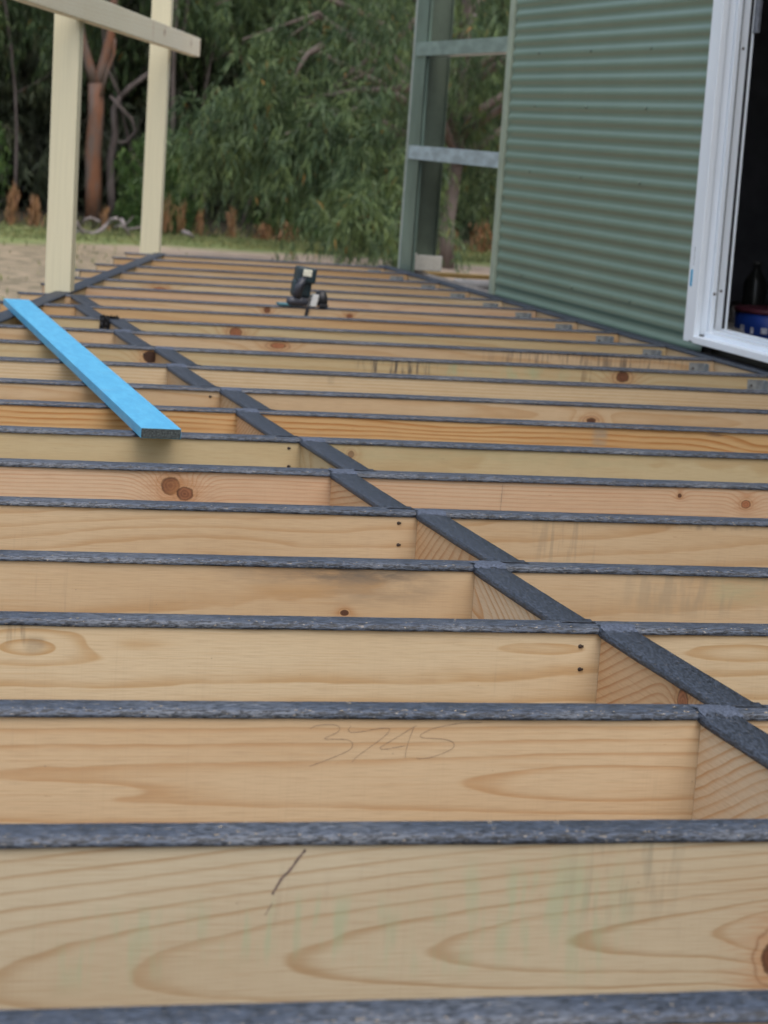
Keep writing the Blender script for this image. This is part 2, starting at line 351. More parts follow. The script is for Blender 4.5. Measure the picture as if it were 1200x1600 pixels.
for i, (tn, lab) in NG.items():
    x0 = XN[i % 2]; ya = YJ[i-1]+JW; yb = YJ[i]
    t = thing('nogging', lab, 'nogging', (x0, ya, 0), 0, 'taped noggings between the joists'); L = yb-ya
    bm = bmesh.new(); box(bm, (0, .0005, -JH), (JW, L-.0005, -.0030), .002)
    kn = [(.118, -.026, .0165, 1, -.35)] if i == 3 else [(.10, -.09, .006, 1, .5)] if i == 8 else []
    obj('timber', bm, pine(60+i, tint=tn, axis='y', z0=[-.16, .03, -.2, -.12][i % 4], D0=.05+.02*(i % 3), s=.12*(1 if i % 2 else -1), w=.011 if i != 2 else .013, mx=[-.35, .3, -.5][i % 3] if i != 6 else -.2, wob=.6, amp=.95, knots=kn), t)
    # tape along y, laps over the joist in front and behind
    sm = tape_strip(-.018, L+.012, 0, .049, 30+i*2.1, lipf=.006, lipb=.003, step=.006 if i < 8 else .012, z=.0022)
    for v in sm.verts:
        px, py, pz = v.co
        q = 0
        if 0 <= px <= L:
            e = min(px, L-px)/.022
            if e < 1: pz += .0040*(1-e)**2
            pz -= .0032
        else: pz = max(pz, .0021 if px < 0 else .0030) if 0 < py < .049 else max(pz, .0014)
        v.co = Vector((py-.002, px, pz))
    # near end folds down over the front lip of the joist in front
    obj('tape', sm, TAPE_Y, t)
    if i <= 12:                                  # torn end of the tape, pressed over the joist in front and down its lip
        bm = bmesh.new(); rs_ = random.Random(i); rows = []; ly_ = L-.002
        prof = [(-.016, -.0002), (-.006, .0028), (.0, .0042), (.006, .0047), (.013, .0046)] if i % 2 else [(-.012, .0006), (-.0035, .0030), (.0, .0043), (.009, .0048), (.020, .0046), (.028, .0044)]
        for j in range(13):
            xx = -.0015+.0485*j/12; o_ = rs_.uniform(-.0022, .0022)
            rows.append([bm.verts.new((xx+.002*math.sin(k*1.7+i), L+dy*(1+.1*math.sin(j*.9+i))+(o_ if k in (0, len(prof)-1) else 0), dz+.0004*mnoise.noise(Vector((xx*90, dy*90, i))))) for k, (dy, dz) in enumerate(prof)])
        for j in range(12):
            for k in range(len(prof)-1): bm.faces.new((rows[j][k], rows[j+1][k], rows[j+1][k+1], rows[j][k+1])).smooth = True
        obj('tape_end', bm, TAPE_L, t)
# ------------------------------------------------------------------ angled edge beam
ANG = math.atan(.2925)
def along(y, off=0, z=0):                       # point on the beam's left edge line at y, shifted off to the right (perpendicular)
    return Vector((diag_x(y)+off*math.cos(ANG), y-off*math.sin(ANG), z))
t = thing('edge_beam', 'doubled timber beam under wide grey tape, running at an angle along the left edge of the deck', 'beam', along(3.6), -ANG)
LB = (9.56-3.6)/math.cos(ANG)
bm = bmesh.new(); box(bm, (.028, 0, -JH-.003), (.076, LB, .0015)); 
obj('timber', bm, pine(90, tint='green', axis='y', D0=.08, s=.02, w=.012, amp=.4), t)
sm = tape_strip(-.003, LB+.012, 0, .054, 77, lipf=.004, lipb=.004, step=.02, z=.0036)
for v in sm.verts: v.co = Vector((v.co.y+.025, v.co.x, v.co.z))
obj('tape', sm, TAPE_Y, t)
# ------------------------------------------------------------------ ledger along the shed
t = thing('ledger', 'pale pine ledger with grey taped top bolted along the foot of the green shed', 'ledger', (XR, -.6, 0))
bm = bmesh.new(); box(bm, (.001, 0, -JH), (.045, 10.2, -.0008)); obj('timber', bm, pine(91, tint='cream', axis='y', D0=.08, s=.01, w=.012, amp=.5), t)
sm = tape_strip(0, 10.2, 0, .052, 81, lipf=.006, lipb=.004, step=.03, z=.0026)
for v in sm.verts: v.co = Vector((v.co.y-.001, v.co.x, v.co.z))
obj('tape', sm, TAPE_Y, t)
# ------------------------------------------------------------------ pencil writing: 3745 and a stroke, as thin graphite on the wood (parts of their joists)
def stroke(pts, wd, joist, name, mat, seed=0):
    # smooth polyline on the face y = -0.0004 (joist space)
    P = [Vector((a, 0, b)) for a, b in pts]; Q = []
    for k in range(len(P)-1):
        p0, p1, p2, p3 = P[max(k-1, 0)], P[k], P[k+1], P[min(k+2, len(P)-1)]
        for j in range(8):
            u = j/8; Q.append(.5*((2*p1)+(p2-p0)*u+(2*p0-5*p1+4*p2-p3)*u*u+(3*p1-p0-3*p2+p3)*u**3))
    Q.append(P[-1]); bm = bmesh.new(); row = []
    for k, p in enumerate(Q):
        d = (Q[min(k+1, len(Q)-1)]-Q[max(k-1, 0)]); d = d.normalized() if d.length > 0 else Vector((1, 0, 0)); n = Vector((-d.z, 0, d.x))
        ww = wd*(.75+.5*mnoise.noise(Vector((k*.35, seed, 0)))); row.append((bm.verts.new(p+n*ww/2+Vector((0, -.0005, 0))), bm.verts.new(p-n*ww/2+Vector((0, -.0005, 0)))))
    for k in range(len(Q)-1): bm.faces.new((row[k][0], row[k+1][0], row[k+1][1], row[k][1]))
    return obj(name, bm, mat, joist)
PENCIL = simple('pencil', (.20, .14, .10), .7, .35, 300); CHAR = simple('black_crayon', (.14, .10, .085), .8, .85, 900)
D3 = [[(0.614,-.0183),(0.62,-.015),(0.6307,-.0136),(0.6424,-.014),(0.647,-.0169),(0.6445,-.0221),(0.631,-.029),(0.6412,-.0297),(0.6552,-.0302),(0.6626,-.034),(0.6607,-.0411),(0.6471,-.0481),(0.6289,-.0555),(0.616,-.0603)],
 [(0.6596,-.0149),(0.6571,-.0192),(0.6609,-.022),(0.6734,-.021),(0.6889,-.018),(0.7006,-.017),(0.7035,-.0198),(0.6959,-.0285),(0.6795,-.041),(0.6684,-.0497),(0.6636,-.0555)],
 [(0.731,-.0155),(0.7147,-.0261),(0.6996,-.0355),(0.6944,-.0394),(0.6984,-.041),(0.7093,-.0394),(0.7226,-.037)],
 [(0.7341,-.0139),(0.7311,-.0166),(0.7268,-.03),(0.7241,-.0425),(0.7238,-.0509)],
 [(0.7576,-.016),(0.7475,-.0197),(0.7392,-.0252),(0.7426,-.028),(0.753,-.0286),(0.7674,-.0295),(0.7773,-.033),(0.7785,-.0385),(0.7701,-.044),(0.7546,-.0496),(0.742,-.0517),(0.7363,-.0504)],
 [(0.7576,-.016),(0.7678,-.0141),(0.7836,-.0112),(0.7987,-.0105),(0.8091,-.0102)]]
for k, pts in enumerate(D3): stroke(pts, .0006, jo[2], 'pencil_writing', PENCIL, k)
stroke([(.5044, -.0112), (.4977, -.02), (.491, -.0303), (.4842, -.0376), (.4764, -.0524)], .0030, jo[1], 'pencil_stroke', CHAR, 4)
stroke([(.4769, -.0605), (.4735, -.067), (.4711, -.0717)], .0009, jo[1], 'pencil_stroke', CHAR, 9)
# thin end-joint line on the twin knot joist
stroke([(1.402, -.012), (1.4015, -.06), (1.401, -.11)], .0010, jo[6], 'joint_line', PENCIL, 2)
# ------------------------------------------------------------------ sawdust and chips on the tape
rs = np.random.RandomState(5); bm = bmesh.new()
for k in range(430):
    i = int(rs.choice([0, 1, 2, 3, 4, 5, 6, 7, 8], p=[.10, .2, .2, .14, .1, .08, .07, .06, .05])); x = rs.uniform(.1, 1.3+.12*i)
    yy = YJ[i]+(rs.uniform(-.0005, .006) if rs.rand() < .75 else rs.uniform(0, .044)); l = rs.uniform(.0005, .0026); wd = rs.uniform(.00015, .00055); a = rs.uniform(-.5, .5)
    d = Vector((math.cos(a), math.sin(a), rs.uniform(-.2, .3)))*l; n = Vector((-math.sin(a), math.cos(a), rs.uniform(-.3, .3)))*wd; c = Vector((x, yy, .0022))
    vs = [bm.verts.new(c+q) for q in (-d-n*.6, d-n, d*.8+n, -d+n*.7, Vector((0, 0, .0006)))]
    for e in ((0, 1, 4), (1, 2, 4), (2, 3, 4), (3, 0, 4)): bm.faces.new([vs[j] for j in e])
tag(obj('sawdust', bm, simple('sawdust', (.46, .38, .27), .9, .2, 300)), 'pale sawdust chips scattered on the grey joist tape', 'sawdust', None, 'stuff')

# ------------------------------------------------------------------ posts and rail
def postmat(name, col, k):
    m, nt, b = newmat(name); x, y, z = coords(nt)
    g = noi(nt, vec(nt, x*160, y*160, z*3), 1, 3, .6); g2 = noi(nt, vec(nt, x*9, y*9, z*1.1+k), 1, 2)
    c = mix(nt, g.ss(.35, .7)*.35, col, tuple(q*.80 for q in col)); c = mix(nt, g2.ss(.45, .8)*.3, c, (col[0]*.92, col[1]*.86, col[2]*.70))
    kn = noi(nt, vec(nt, x*14, y*14, z*5+k), 1, 1).ss(.76, .80); c = mix(nt, kn*.5, c, (.35, .22, .12))
    nt.links.new(c.s, b.inputs['Base Color']); b.inputs['Roughness'].default_value = .6; bump(nt, b, g, .3, .001); return m
CREAM = postmat('cream_primer', (.63, .59, .42), 1)
for (px, py, ly, lx, lab) in ((1.09, 6.88, -.013, 0, 'nearer cream painted timber post at the left edge of the deck'), (1.875, 9.72, -.006, 0, 'farther cream painted timber post near the far end of the deck')):
    bm = bmesh.new(); box(bm, (-.045, -.045, -.78), (.045, .045, 2.35), .004)
    o = obj('veranda_post', bm, CREAM); o.location = (px, py, 0); o.rotation_euler = (lx, ly, -ANG)
    tag(o, lab, 'post', 'cream posts along the deck edge')
bm = bmesh.new(); e0 = Vector((.60, 5.10)); dv = Vector((math.sin(ANG), math.cos(ANG)))
Lr = (10.36-5.10)/math.cos(ANG); box(bm, (-.045, 0, -.045), (0, Lr, .045), .003)
TINTS['rail_pale'] = ((.92, .88, .72), (.80, .70, .50))  # rail tint lifted in place of missing light from the right
RAILM = pine(95, tint='rail_pale', axis='y', z0=.08, D0=.06, s=.01, w=.010, amp=.45, knots=[(Lr-.42, .005, .006, 1.6, .3), (Lr-1.5, .01, .008, 1.5, .2)], stains=[(Lr-.03, 0, .012, .05, RUSTY, .7, 0), (Lr-1.9, .0, .02, .04, RUSTY, .5, 0)])
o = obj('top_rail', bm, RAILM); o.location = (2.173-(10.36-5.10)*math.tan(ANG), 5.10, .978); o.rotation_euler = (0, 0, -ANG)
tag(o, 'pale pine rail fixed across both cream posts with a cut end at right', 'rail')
# ------------------------------------------------------------------ blue board lying across the joists
def bluemat():
    m, nt, b = newmat('blue_coating'); x, y, z = coords(nt)
    n = noi(nt, vec(nt, x*60, y*12, z*60), 1, 4, .7); n2 = noi(nt, vec(nt, x*10, y*1.5, z), 1, 3)
    sp = noi(nt, vec(nt, x*300, y*60, z*300), 1, 2).ss(.64, .7)
    c = mix(nt, n.ss(.35, .7), (.065, .35, .60), (.095, .43, .68)); c = mix(nt, n2.ss(.5, .7)*.3, c, (.10, .44, .66)); c = mix(nt, sp*.4, c, (.10, .22, .33))
    ed = noi(nt, vec(nt, x*5, y*25, z*5), 1, 3).ss(.6, .72); c = mix(nt, ed*.12, c, (.5, .55, .5))
    nt.links.new(c.s, b.inputs['Base Color']); b.inputs['Roughness'].default_value = .55; bump(nt, b, n, .3, .0008); return m
a0 = Vector((.8105, 3.065)); a1 = Vector((.858, 6.13)); dd = (a1-a0); Lb = dd.length; bz = -math.atan2(dd.x, dd.y)
t = thing('blue_board', 'bright blue coated timber board with a charcoal end lying across the joists', 'board', (a0.x, a0.y, .0036), bz)
bm = bmesh.new(); box(bm, (-.040, .0012, 0), (.040, Lb, .0205), .0016); obj('timber', bm, bluemat(), t)
bm = bmesh.new(); box(bm, (-.0390, 0, .0010), (.0390, .0030, .0195), .0008)
m, nt, b = newmat('charcoal_end'); x, y, z = coords(nt); n = noi(nt, vec(nt, x*260, y, z*420), 1, 3, .7)
c = mix(nt, n.ss(.42, .66), (.014, .019, .021), (.10, .125, .125)); nt.links.new(c.s, b.inputs['Base Color']); b.inputs['Roughness'].default_value = .7; bump(nt, b, n, .6, .001)
obj('cut_end', bm, m, t)
# ------------------------------------------------------------------ crumpled scrap of tape
bm = bmesh.new(); g = []
for a in range(15):
    g.append([bm.verts.new((1.082+.060*a/14+.004*mnoise.noise(Vector((a*.7, q_, 1))), YJ[13]-.004-.012*abs(mnoise.noise(Vector((a*.5, q_*.9, 3)))), .012-.042*q_/6+.009*mnoise.noise(Vector((a*.8, q_*.8, 7))))) for q_ in range(7)])
for a in range(14):
    for q_ in range(6): bm.faces.new((g[a][q_], g[a+1][q_], g[a+1][q_+1], g[a][q_+1]))
bmesh.ops.solidify(bm, geom=bm.faces[:], thickness=.0012)
tag(obj('tape_scrap', bm, simple('black_tape', (.016, .017, .020), .5, .3, 80)), 'crumpled black scrap of tape hanging over a joist at the nogging line', 'tape scrap')
# ------------------------------------------------------------------ cordless saw standing on a joist
sy = YJ[15]+.022
t = thing('power_saw', 'small dark teal and black cordless saw standing on a joist, pale label and silver guard', 'power tool', (1.94, sy, .003))
TEAL = simple('dark_teal_plastic', (.012, .030, .040), .45, .3, 40, 0, .6); BLK = simple('black_rubber', (.018, .019, .023), .5, .3, 60, 0, .5); GRY = simple('grey_rubber', (.040, .044, .060), .45, .2, 60, 0, .6)
SIL = simple('cast_silver', (.66, .68, .68), .45, .08, 60, .2); LBL = simple('pale_label', (.70, .70, .58), .5, .1, 90); LTB = simple('light_teal', (.07, .18, .22), .5, .1, 60)
TL = Matrix.Rotation(R(6), 4, 'Y')
def rbox(a, b, bev, mat=None, seg=4):
    bm = bmesh.new(); box(bm, a, b, bev, seg=seg)
    for f in bm.faces: f.smooth = True
    if mat is not None: bmesh.ops.transform(bm, matrix=mat, verts=bm.verts[:])
    return bm
bat = obj('battery', rbox((-.050, -.030, .082), (.018, .040, .137), .010, TL), TEAL, t)
obj('label', rbox((-.032, -.0325, .106), (-.001, -.0290, .130), .001, TL), LBL, bat)
obj('body', rbox((-.054, -.012, .028), (.012, .038, .090), .012, TL), TEAL, t)
bm = bmesh.new(); tube(bm, [TL @ Vector(p) for p in ((-.026, -.030, .100), (-.034, -.040, .086), (-.041, -.042, .066), (-.042, -.036, .044), (-.034, -.024, .030))], [.007, .0145, .0165, .0155, .012], 14); obj('handle', bm, GRY, t)
bm = bmesh.new(); tube(bm, [(-.070, -.020, .015), (-.066, -.020, .0155), (-.054, -.020, .0175), (-.020, -.020, .0175), (-.008, -.020, .015), (.004, -.020, .013)], [.009, .0145, .0168, .0168, .0145, .010], 18); obj('motor', bm, GRY, t)
bm = bmesh.new(); bmesh.ops.create_cube(bm, size=1)
for v in bm.verts:
    top = v.co.z > 0; v.co = Vector((.027+(.012 if v.co.x > 0 else -.012)+(.009 if top else -.003), v.co.y*.05, .044 if top else .001))
bmesh.ops.bevel(bm, geom=bm.edges[:], offset=.003, segments=2, affect='EDGES'); obj('blade_guard', bm, SIL, t)
bm = bmesh.new(); lathe(bm, [(.010, -.019), (.024, -.017), (.029, -.006), (.030, .006), (.025, .014), (.012, .018)], 24, Matrix.Translation((.060, 0, .031)) @ Matrix.Rotation(R(78), 4, 'Y')); obj('knob', bm, BLK, t)
bm = bmesh.new(); box(bm, (.046, -.03, .002), (.078, .03, .012), .002); obj('foot', bm, BLK, t)
obj('base_plate', rbox((-.098, -.028, .0005), (-.055, .030, .0075), .001), LTB, t)
bm = bmesh.new(); P = [(.010, -.020, .030), (.007, -.026, .012), (.004, -.0305, .002), (.003, -.0315, -.014), (-.001, -.0300, -.036)]
for k in range(len(P)-1):
    a_, b_ = Vector(P[k]), Vector(P[k+1]); vs = [bm.verts.new(a_+Vector((-.006, 0, 0))), bm.verts.new(a_+Vector((.006, 0, 0))), bm.verts.new(b_+Vector((.006, 0, 0))), bm.verts.new(b_+Vector((-.006, 0, 0)))]; bm.faces.new(vs)
bmesh.ops.remove_doubles(bm, verts=bm.verts[:], dist=.0002); bmesh.ops.solidify(bm, geom=bm.faces[:], thickness=.0015); obj('strap', bm, BLK, t)

# ------------------------------------------------------------------ the shed
WX = 3.03; Y0, Y1 = -3.0, 7.96; GZ = -.625; ZT = 2.55
DY0, DY1, DZ0, DZ1 = 3.55, 5.737, .034, 2.12
PITCH = .0515
GREENM = None
def greenmat():
    m, nt, b = newmat('green_sheet'); x, y, z = coords(nt)
    n = noi(nt, vec(nt, x*3, y*3, z*1.2), 1, 4, .6); n2 = noi(nt, vec(nt, x*40, y*40, z*9), 1, 3, .6)
    c = mix(nt, n.ss(.3, .75)*.5, (.136, .214, .164), (.168, .250, .196)); c = mix(nt, n2.ss(.5, .8)*.22, c, (.19, .22, .185))
    nt.links.new(c.s, b.inputs['Base Color']); b.inputs['Roughness'].default_value = .34; b.inputs['Specular IOR Level'].default_value = .55; return m
GREENM = greenmat()
def corrugated(y0, y1, z0, z1, seg=10):
    bm = bmesh.new(); n = int((z1-z0)/PITCH*seg); rows = []; ny = max(1, int((y1-y0)/.25))
    for k in range(n+1):
        z = z0+(z1-z0)*k/n; ph = 2*math.pi*(z-.040)/PITCH; xx = WX-.0035*math.tanh(1.6*math.sin(ph))
        rows.append([bm.verts.new((xx+.0008*mnoise.noise(Vector((j*.9, z*2, 0))), y0+(y1-y0)*j/ny, z)) for j in range(ny+1)])
    for k in range(n):
        for j in range(ny):
            f = bm.faces.new((rows[k][j], rows[k][j+1], rows[k+1][j+1], rows[k+1][j])); f.smooth = True
    return bm
shed = thing('green_shed', 'green corrugated metal shed wall rising beside the deck', 'shed', (WX, 0, GZ))
shed.location = (0, 0, 0)
bm = corrugated(DY1-.03, Y1, -.05, ZT); 
b2 = corrugated(Y0, DY0+.03, -.05, ZT); join(bm, b2); b2 = corrugated(DY0+.03, DY1-.03, DZ1-.03, ZT); join(bm, b2)
wall = bm; me = bpy.data.meshes.new('wall'); wall.to_mesh(me); wall.free(); wall = link('wall', me, GREENM, shed)
for p in me.polygons: p.use_smooth = True
# screws
bm = bmesh.new(); lathe(bm, [(.0066, 0), (.0056, .003), (.003, .0045)], 10, Matrix.Rotation(R(-90), 4, 'Y')); SM = None
for z in (.11, .515, .77, .98, 1.45, 1.9):
    zz = round((z-.0529)/PITCH)*PITCH+.0529
    for y in (7.62, 7.01, 6.39, 3.2, 2.4, 1.6):
        if SM is None: o = obj('screw', bm, simple('green_screw', (.15, .20, .16), .5, .1, 20), wall); SM = o.data
        else: o = link('screw', SM, None, wall)
        o.location = (WX-.0048, y, zz)
bm = bmesh.new(); box(bm, (WX-.010, Y1+.012, -.03), (WX+.02, Y1+.068, ZT), .003); obj('corner_trim', bm, simple('pale_green_trim', (.30, .36, .28), .45, .10, 12), shed)
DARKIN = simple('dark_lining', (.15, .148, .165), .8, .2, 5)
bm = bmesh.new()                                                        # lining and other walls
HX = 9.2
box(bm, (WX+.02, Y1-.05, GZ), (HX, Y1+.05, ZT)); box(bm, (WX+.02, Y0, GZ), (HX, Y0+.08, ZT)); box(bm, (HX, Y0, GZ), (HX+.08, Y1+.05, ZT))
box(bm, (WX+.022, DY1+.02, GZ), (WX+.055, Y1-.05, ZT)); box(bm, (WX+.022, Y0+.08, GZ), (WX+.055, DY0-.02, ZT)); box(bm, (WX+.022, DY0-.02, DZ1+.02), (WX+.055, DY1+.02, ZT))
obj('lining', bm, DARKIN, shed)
bm = bmesh.new(); box(bm, (WX-.05, Y0-.2, ZT+.002), (HX+.3, Y1+.22, ZT+.06)); obj('roof', bm, GREENM, shed)
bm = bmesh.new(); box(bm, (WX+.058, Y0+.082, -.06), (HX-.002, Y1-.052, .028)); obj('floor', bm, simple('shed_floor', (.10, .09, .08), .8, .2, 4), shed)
bm = bmesh.new(); box(bm, (WX-.016, Y0, GZ), (WX+.018, DY0, -.052)); box(bm, (WX-.004, DY0, GZ), (WX+.018, DY1, -.002)); box(bm, (WX-.016, DY1, GZ), (WX+.018, Y1, -.052)); obj('base_board', bm, simple('dark_timber', (.07, .055, .04), .8, .35, 12, stretch=(1, 2, 20)), shed)
bm = bmesh.new(); tube(bm, [(WX-.028, y, -.008+.006*math.sin(y*3)+(.012*math.exp(-((y-5.45)/.12)**2))) for y in [3.2+.1*k for k in range(49)]], .007, 6); obj('sealing_strip', bm, simple('black_seal', (.018, .02, .03), .4, .2, 40), shed)
# door
WHITE = simple('white_frame', (.80, .87, .94), .28, .03, 7, 0, .5, stretch=(1, 1, .3)); GAP = simple('black_gasket', (.015, .015, .018), .6, .1, 30)
door = thing('door_frame', 'white aluminium sliding door frame set in the green shed wall', 'door frame'); 
JP = [(-.055, -.034, .0), (-.034, -.005, .012), (-.005, .012, -.004), (.016, .046, .012), (.050, .060, .000)]
bm = bmesh.new()
for (a, b, q) in JP: box(bm, (WX+a+.0005, DY1-.082+q, DZ0+(.022 if a > -.05 else 0)), (WX+b-.0005, DY1, DZ1), .0022)
box(bm, (WX-.055, DY1-.04, DZ0-.004), (WX-.030, DY1+.004, DZ1), .002)
obj('jamb', bm, WHITE, door)
bm = bmesh.new()
for (a, b, q) in JP: box(bm, (WX+a+.0005, DY0, DZ0), (WX+b-.0005, DY0+.082-q, DZ1), .0022)
obj('jamb', bm, WHITE, door)
bm = bmesh.new()
for (a, b, z) in ((-.060, -.020, .018), (-.020, .004, .034), (.008, .030, .040), (.034, .060, .046)): box(bm, (WX+a+.0005, DY0+.083, DZ0-.004), (WX+b-.0005, DY1-.083 if a > -.03 else DY1-.0835, DZ0+z), .0022)
obj('sill', bm, WHITE, door)
bm = bmesh.new(); box(bm, (WX-.055, DY0+.083, DZ1-.09), (WX+.06, DY1-.083, DZ1), .003); obj('head', bm, WHITE, door)
bm = bmesh.new()
box(bm, (WX+.012, DY1-.080, DZ0+.045), (WX+.016, DY1-.05, DZ1-.09)); box(bm, (WX+.046, DY1-.082, DZ0+.045), (WX+.050, DY1-.05, DZ1-.09)); box(bm, (WX+.030, DY0+.09, DZ0+.002), (WX+.034, DY1-.083, DZ0+.037)); box(bm, (WX+.004, DY0+.09, DZ0+.002), (WX+.008, DY1-.083, DZ0+.030))
obj('gasket', bm, GAP, door)
for (x, z) in ((WX+.031, .20), (WX+.031, .97), (WX+.003, .19)):
    bm = bmesh.new(); lathe(bm, [(.005, 0), (.004, .0015)], 10, Matrix.Translation((x, DY1-.0705 if x > WX+.01 else DY1-.0862, z)) @ Matrix.Rotation(R(90), 4, 'X'))
    obj('screw', bm, simple('dull_screw', (.12, .11, .10), .5, .2, 50), door)
bm = bmesh.new(); box(bm, (WX+.052, DY1-.115, 1.02), (WX+.064, DY1-.083, 1.30), .002); obj('latch', bm, simple('grey_latch', (.22, .24, .28), .4, .2, 50, .5), door)
bm = bmesh.new(); box(bm, (WX-.0558, DY1-.030, .208), (WX-.0551, DY1-.014, .262)); obj('blue_sticker', bm, simple('blue_sticker', (.04, .36, .62), .5, .1, 80), door)
bm = bmesh.new()
for k in range(7): box(bm, (WX-.0557, DY1-.034+(.002 if k % 3 == 1 else 0), .278+.0085*k), (WX-.0551, DY1-.029, .2825+.0085*k))
obj('small_print', bm, simple('grey_print', (.16, .17, .2), .6, .1, 80), door)
# things just inside the door
t = thing('blue_tub', 'round blue tub with a dull red rim just inside the doorway', 'tub', (3.405, 5.99, .030))
BLU = simple('blue_plastic', (.012, .045, .26), .4, .15, 20)
bm = bmesh.new(); lathe(bm, [(.125, 0), (.135, .01), (.138, .085)], 36); obj('body', bm, BLU, t)
bm = bmesh.new(); lathe(bm, [(.141, .085), (.143, .093), (.140, .101), (.128, .103), (.06, .098)], 36); obj('rim', bm, simple('red_rim', (.085, .02, .035), .5, .2, 20), t)
MK = simple('white_marks', (.5, .52, .6), .6, .3, 90)
for (a, zz, ww) in ((196, .035, .020), (214, .030, .012), (232, .032, .022), (250, .030, .014)):
    bm = bmesh.new(); c0 = Vector((.1392*math.cos(R(a)), .1392*math.sin(R(a)), zz)); u = Vector((-math.sin(R(a)), math.cos(R(a)), 0)); n = Vector((math.cos(R(a)), math.sin(R(a)), 0))
    vs = [bm.verts.new(c0+n*.0012+u*s1*ww/2+Vector((0, 0, s2*.010))) for s1, s2 in ((-1, -1), (1, -1), (1, 1), (-1, 1))]; bm.faces.new(vs)
    obj('label_mark', bm, MK, t)
def lump(name, loc, sc, mat, lab, cat, seed, grp=None):
    bm = bmesh.new(); bmesh.ops.create_icosphere(bm, subdivisions=4, radius=1)
    for v in bm.verts:
        d = v.co.copy(); k = 1+.28*mnoise.noise(d*1.4+Vector((seed, 0, 0)))+.12*mnoise.noise(d*4+Vector((seed, 3, 0))); v.co = Vector((d.x*sc[0]*k, d.y*sc[1]*k, max(0, (d.z*.9+.75)*k)*sc[2]))
    return tag(obj(name, bm, mat, smooth=True), lab, cat, grp)
o = lump('rag', (0, 0, 0), (.075, .16, .022), simple('white_rag', (.42, .41, .40), .8, .1, 20), 'crumpled pale rag on the floor inside the door, left of the blue tub', 'rag', 3); o.location = (3.31, 6.08, .028)
o = lump('paper_bag', (0, 0, 0), (.06, .06, .045), simple('grey_paper', (.20, .19, .18), .8, .1, 20), 'grey paper bag behind the pale rag inside the doorway', 'bag', 8); o.location = (3.47, 6.42, .028)
for (bx, by, hh, lab) in ((3.72, 6.9, .22, 'shorter dark bottle standing in the gloom inside the door'), (3.82, 6.78, .30, 'taller dark bottle standing in the gloom inside the door')):
    t = thing('bottle', lab, 'bottle', (bx, by, .028), 0, 'dark bottles inside the shed')
    bm = bmesh.new(); lathe(bm, [(.042, 0), (.044, .01), (.044, hh*.62), (.030, hh*.75), (.016, hh*.84), (.015, hh*.93)], 20); obj('body', bm, simple('dark_bottle', (.03, .032, .03), .3, .2, 20), t)
    bm = bmesh.new(); lathe(bm, [(.018, hh*.93), (.018, hh)], 16); obj('cap', bm, simple('bottle_cap', (.12, .12, .11), .4, .2, 20), t)
# ------------------------------------------------------------------ open bay beyond the shed: corner column, girts, bottom channel
COLM = simple('green_steel', (.13, .185, .15), .4, .22, 8, 0, .5, stretch=(1, 1, .4)); COLD = simple('green_steel_inner', (.13, .17, .13), .5, .15, 8)  # inner steel darker: shade inside the bay put into its colour
GIRT = simple('galvanised_girt', (.44, .54, .60), .38, .22, 30, .35, stretch=(1, .3, 1))
t = thing('bay_column', 'green steel channel column at the far corner of the open shed bay', 'column', (WX, 9.28, -.02))
bm = bmesh.new(); box(bm, (0, 0, 0), (.004, .215, ZT+.02)); box(bm, (0, -.0, 0), (.016, .004, ZT+.02)); obj('flange', bm, COLM, t)
bm = bmesh.new(); box(bm, (.0045, .190, 0), (.165, .196, ZT+.02)); box(bm, (.160, .165, 0), (.165, .190, ZT+.02)); obj('web', bm, COLD, t)
bm = bmesh.new(); box(bm, (-.004, .1, -.004), (.05, .2, .018), .003); obj('base_cleat', bm, simple('rust', (.10, .05, .035), .8, .3, 60), t)
bm = bmesh.new(); box(bm, (-.006, .208, 0), (-.0005, .2155, ZT+.02)); obj('edge_strip', bm, simple('pale_edge', (.40, .45, .43), .4, .1, 10), t)
for (z, lab) in ((.548, 'lower pale galvanised girt across the open bay'), (1.022, 'upper pale green girt across the open bay, underside showing')):
    bm = bmesh.new(); L = 9.44-(Y1+.06); h = .031
    box(bm, (-.008, 0, -h), (-.004, L, h)); box(bm, (-.0035, 0, -h), (.095, L, -h+.003)); box(bm, (-.0035, 0, h-.003), (.095, L, h)); box(bm, (.092, 0, -h+.0035), (.095, L, -h+.014))
    o = obj('girt', bm, GIRT if z < 1 else simple('girt_green', (.235, .315, .285), .4, .2, 30, .2, stretch=(1, .3, 1))); o.location = (WX, Y1+.062, z); tag(o, lab, 'girt', 'girts of the open bay')
bm = bmesh.new(); box(bm, (.003, 0, -.045), (.075, 9.5-Y1-.08, -.042)); box(bm, (.003, 0, -.0415), (.006, 9.5-Y1-.08, -.004)); box(bm, (.072, 0, -.0415), (.075, 9.5-Y1-.08, -.004))
o = obj('bottom_channel', bm, simple('pale_channel', (.40, .36, .32), .5, .2, 20)); o.location = (WX, Y1+.078, 0); tag(o, 'pale metal channel along the foot of the open bay beside the ledger', 'channel')
t = thing('foam_block', 'off white foam packer at the foot of the green corner column', 'packer', (3.095, 9.44, -.004))
bm = bmesh.new(); box(bm, (0, 0, 0), (.130, .028, .074), .004); box(bm, (-.014, -.004, .004), (.004, .026, .082), .003); 
for v in bm.verts: v.co.z *= 1+.06*mnoise.noise(v.co*30)
obj('block', bm, simple('foam', (.78, .78, .72), .8, .1, 60), t)
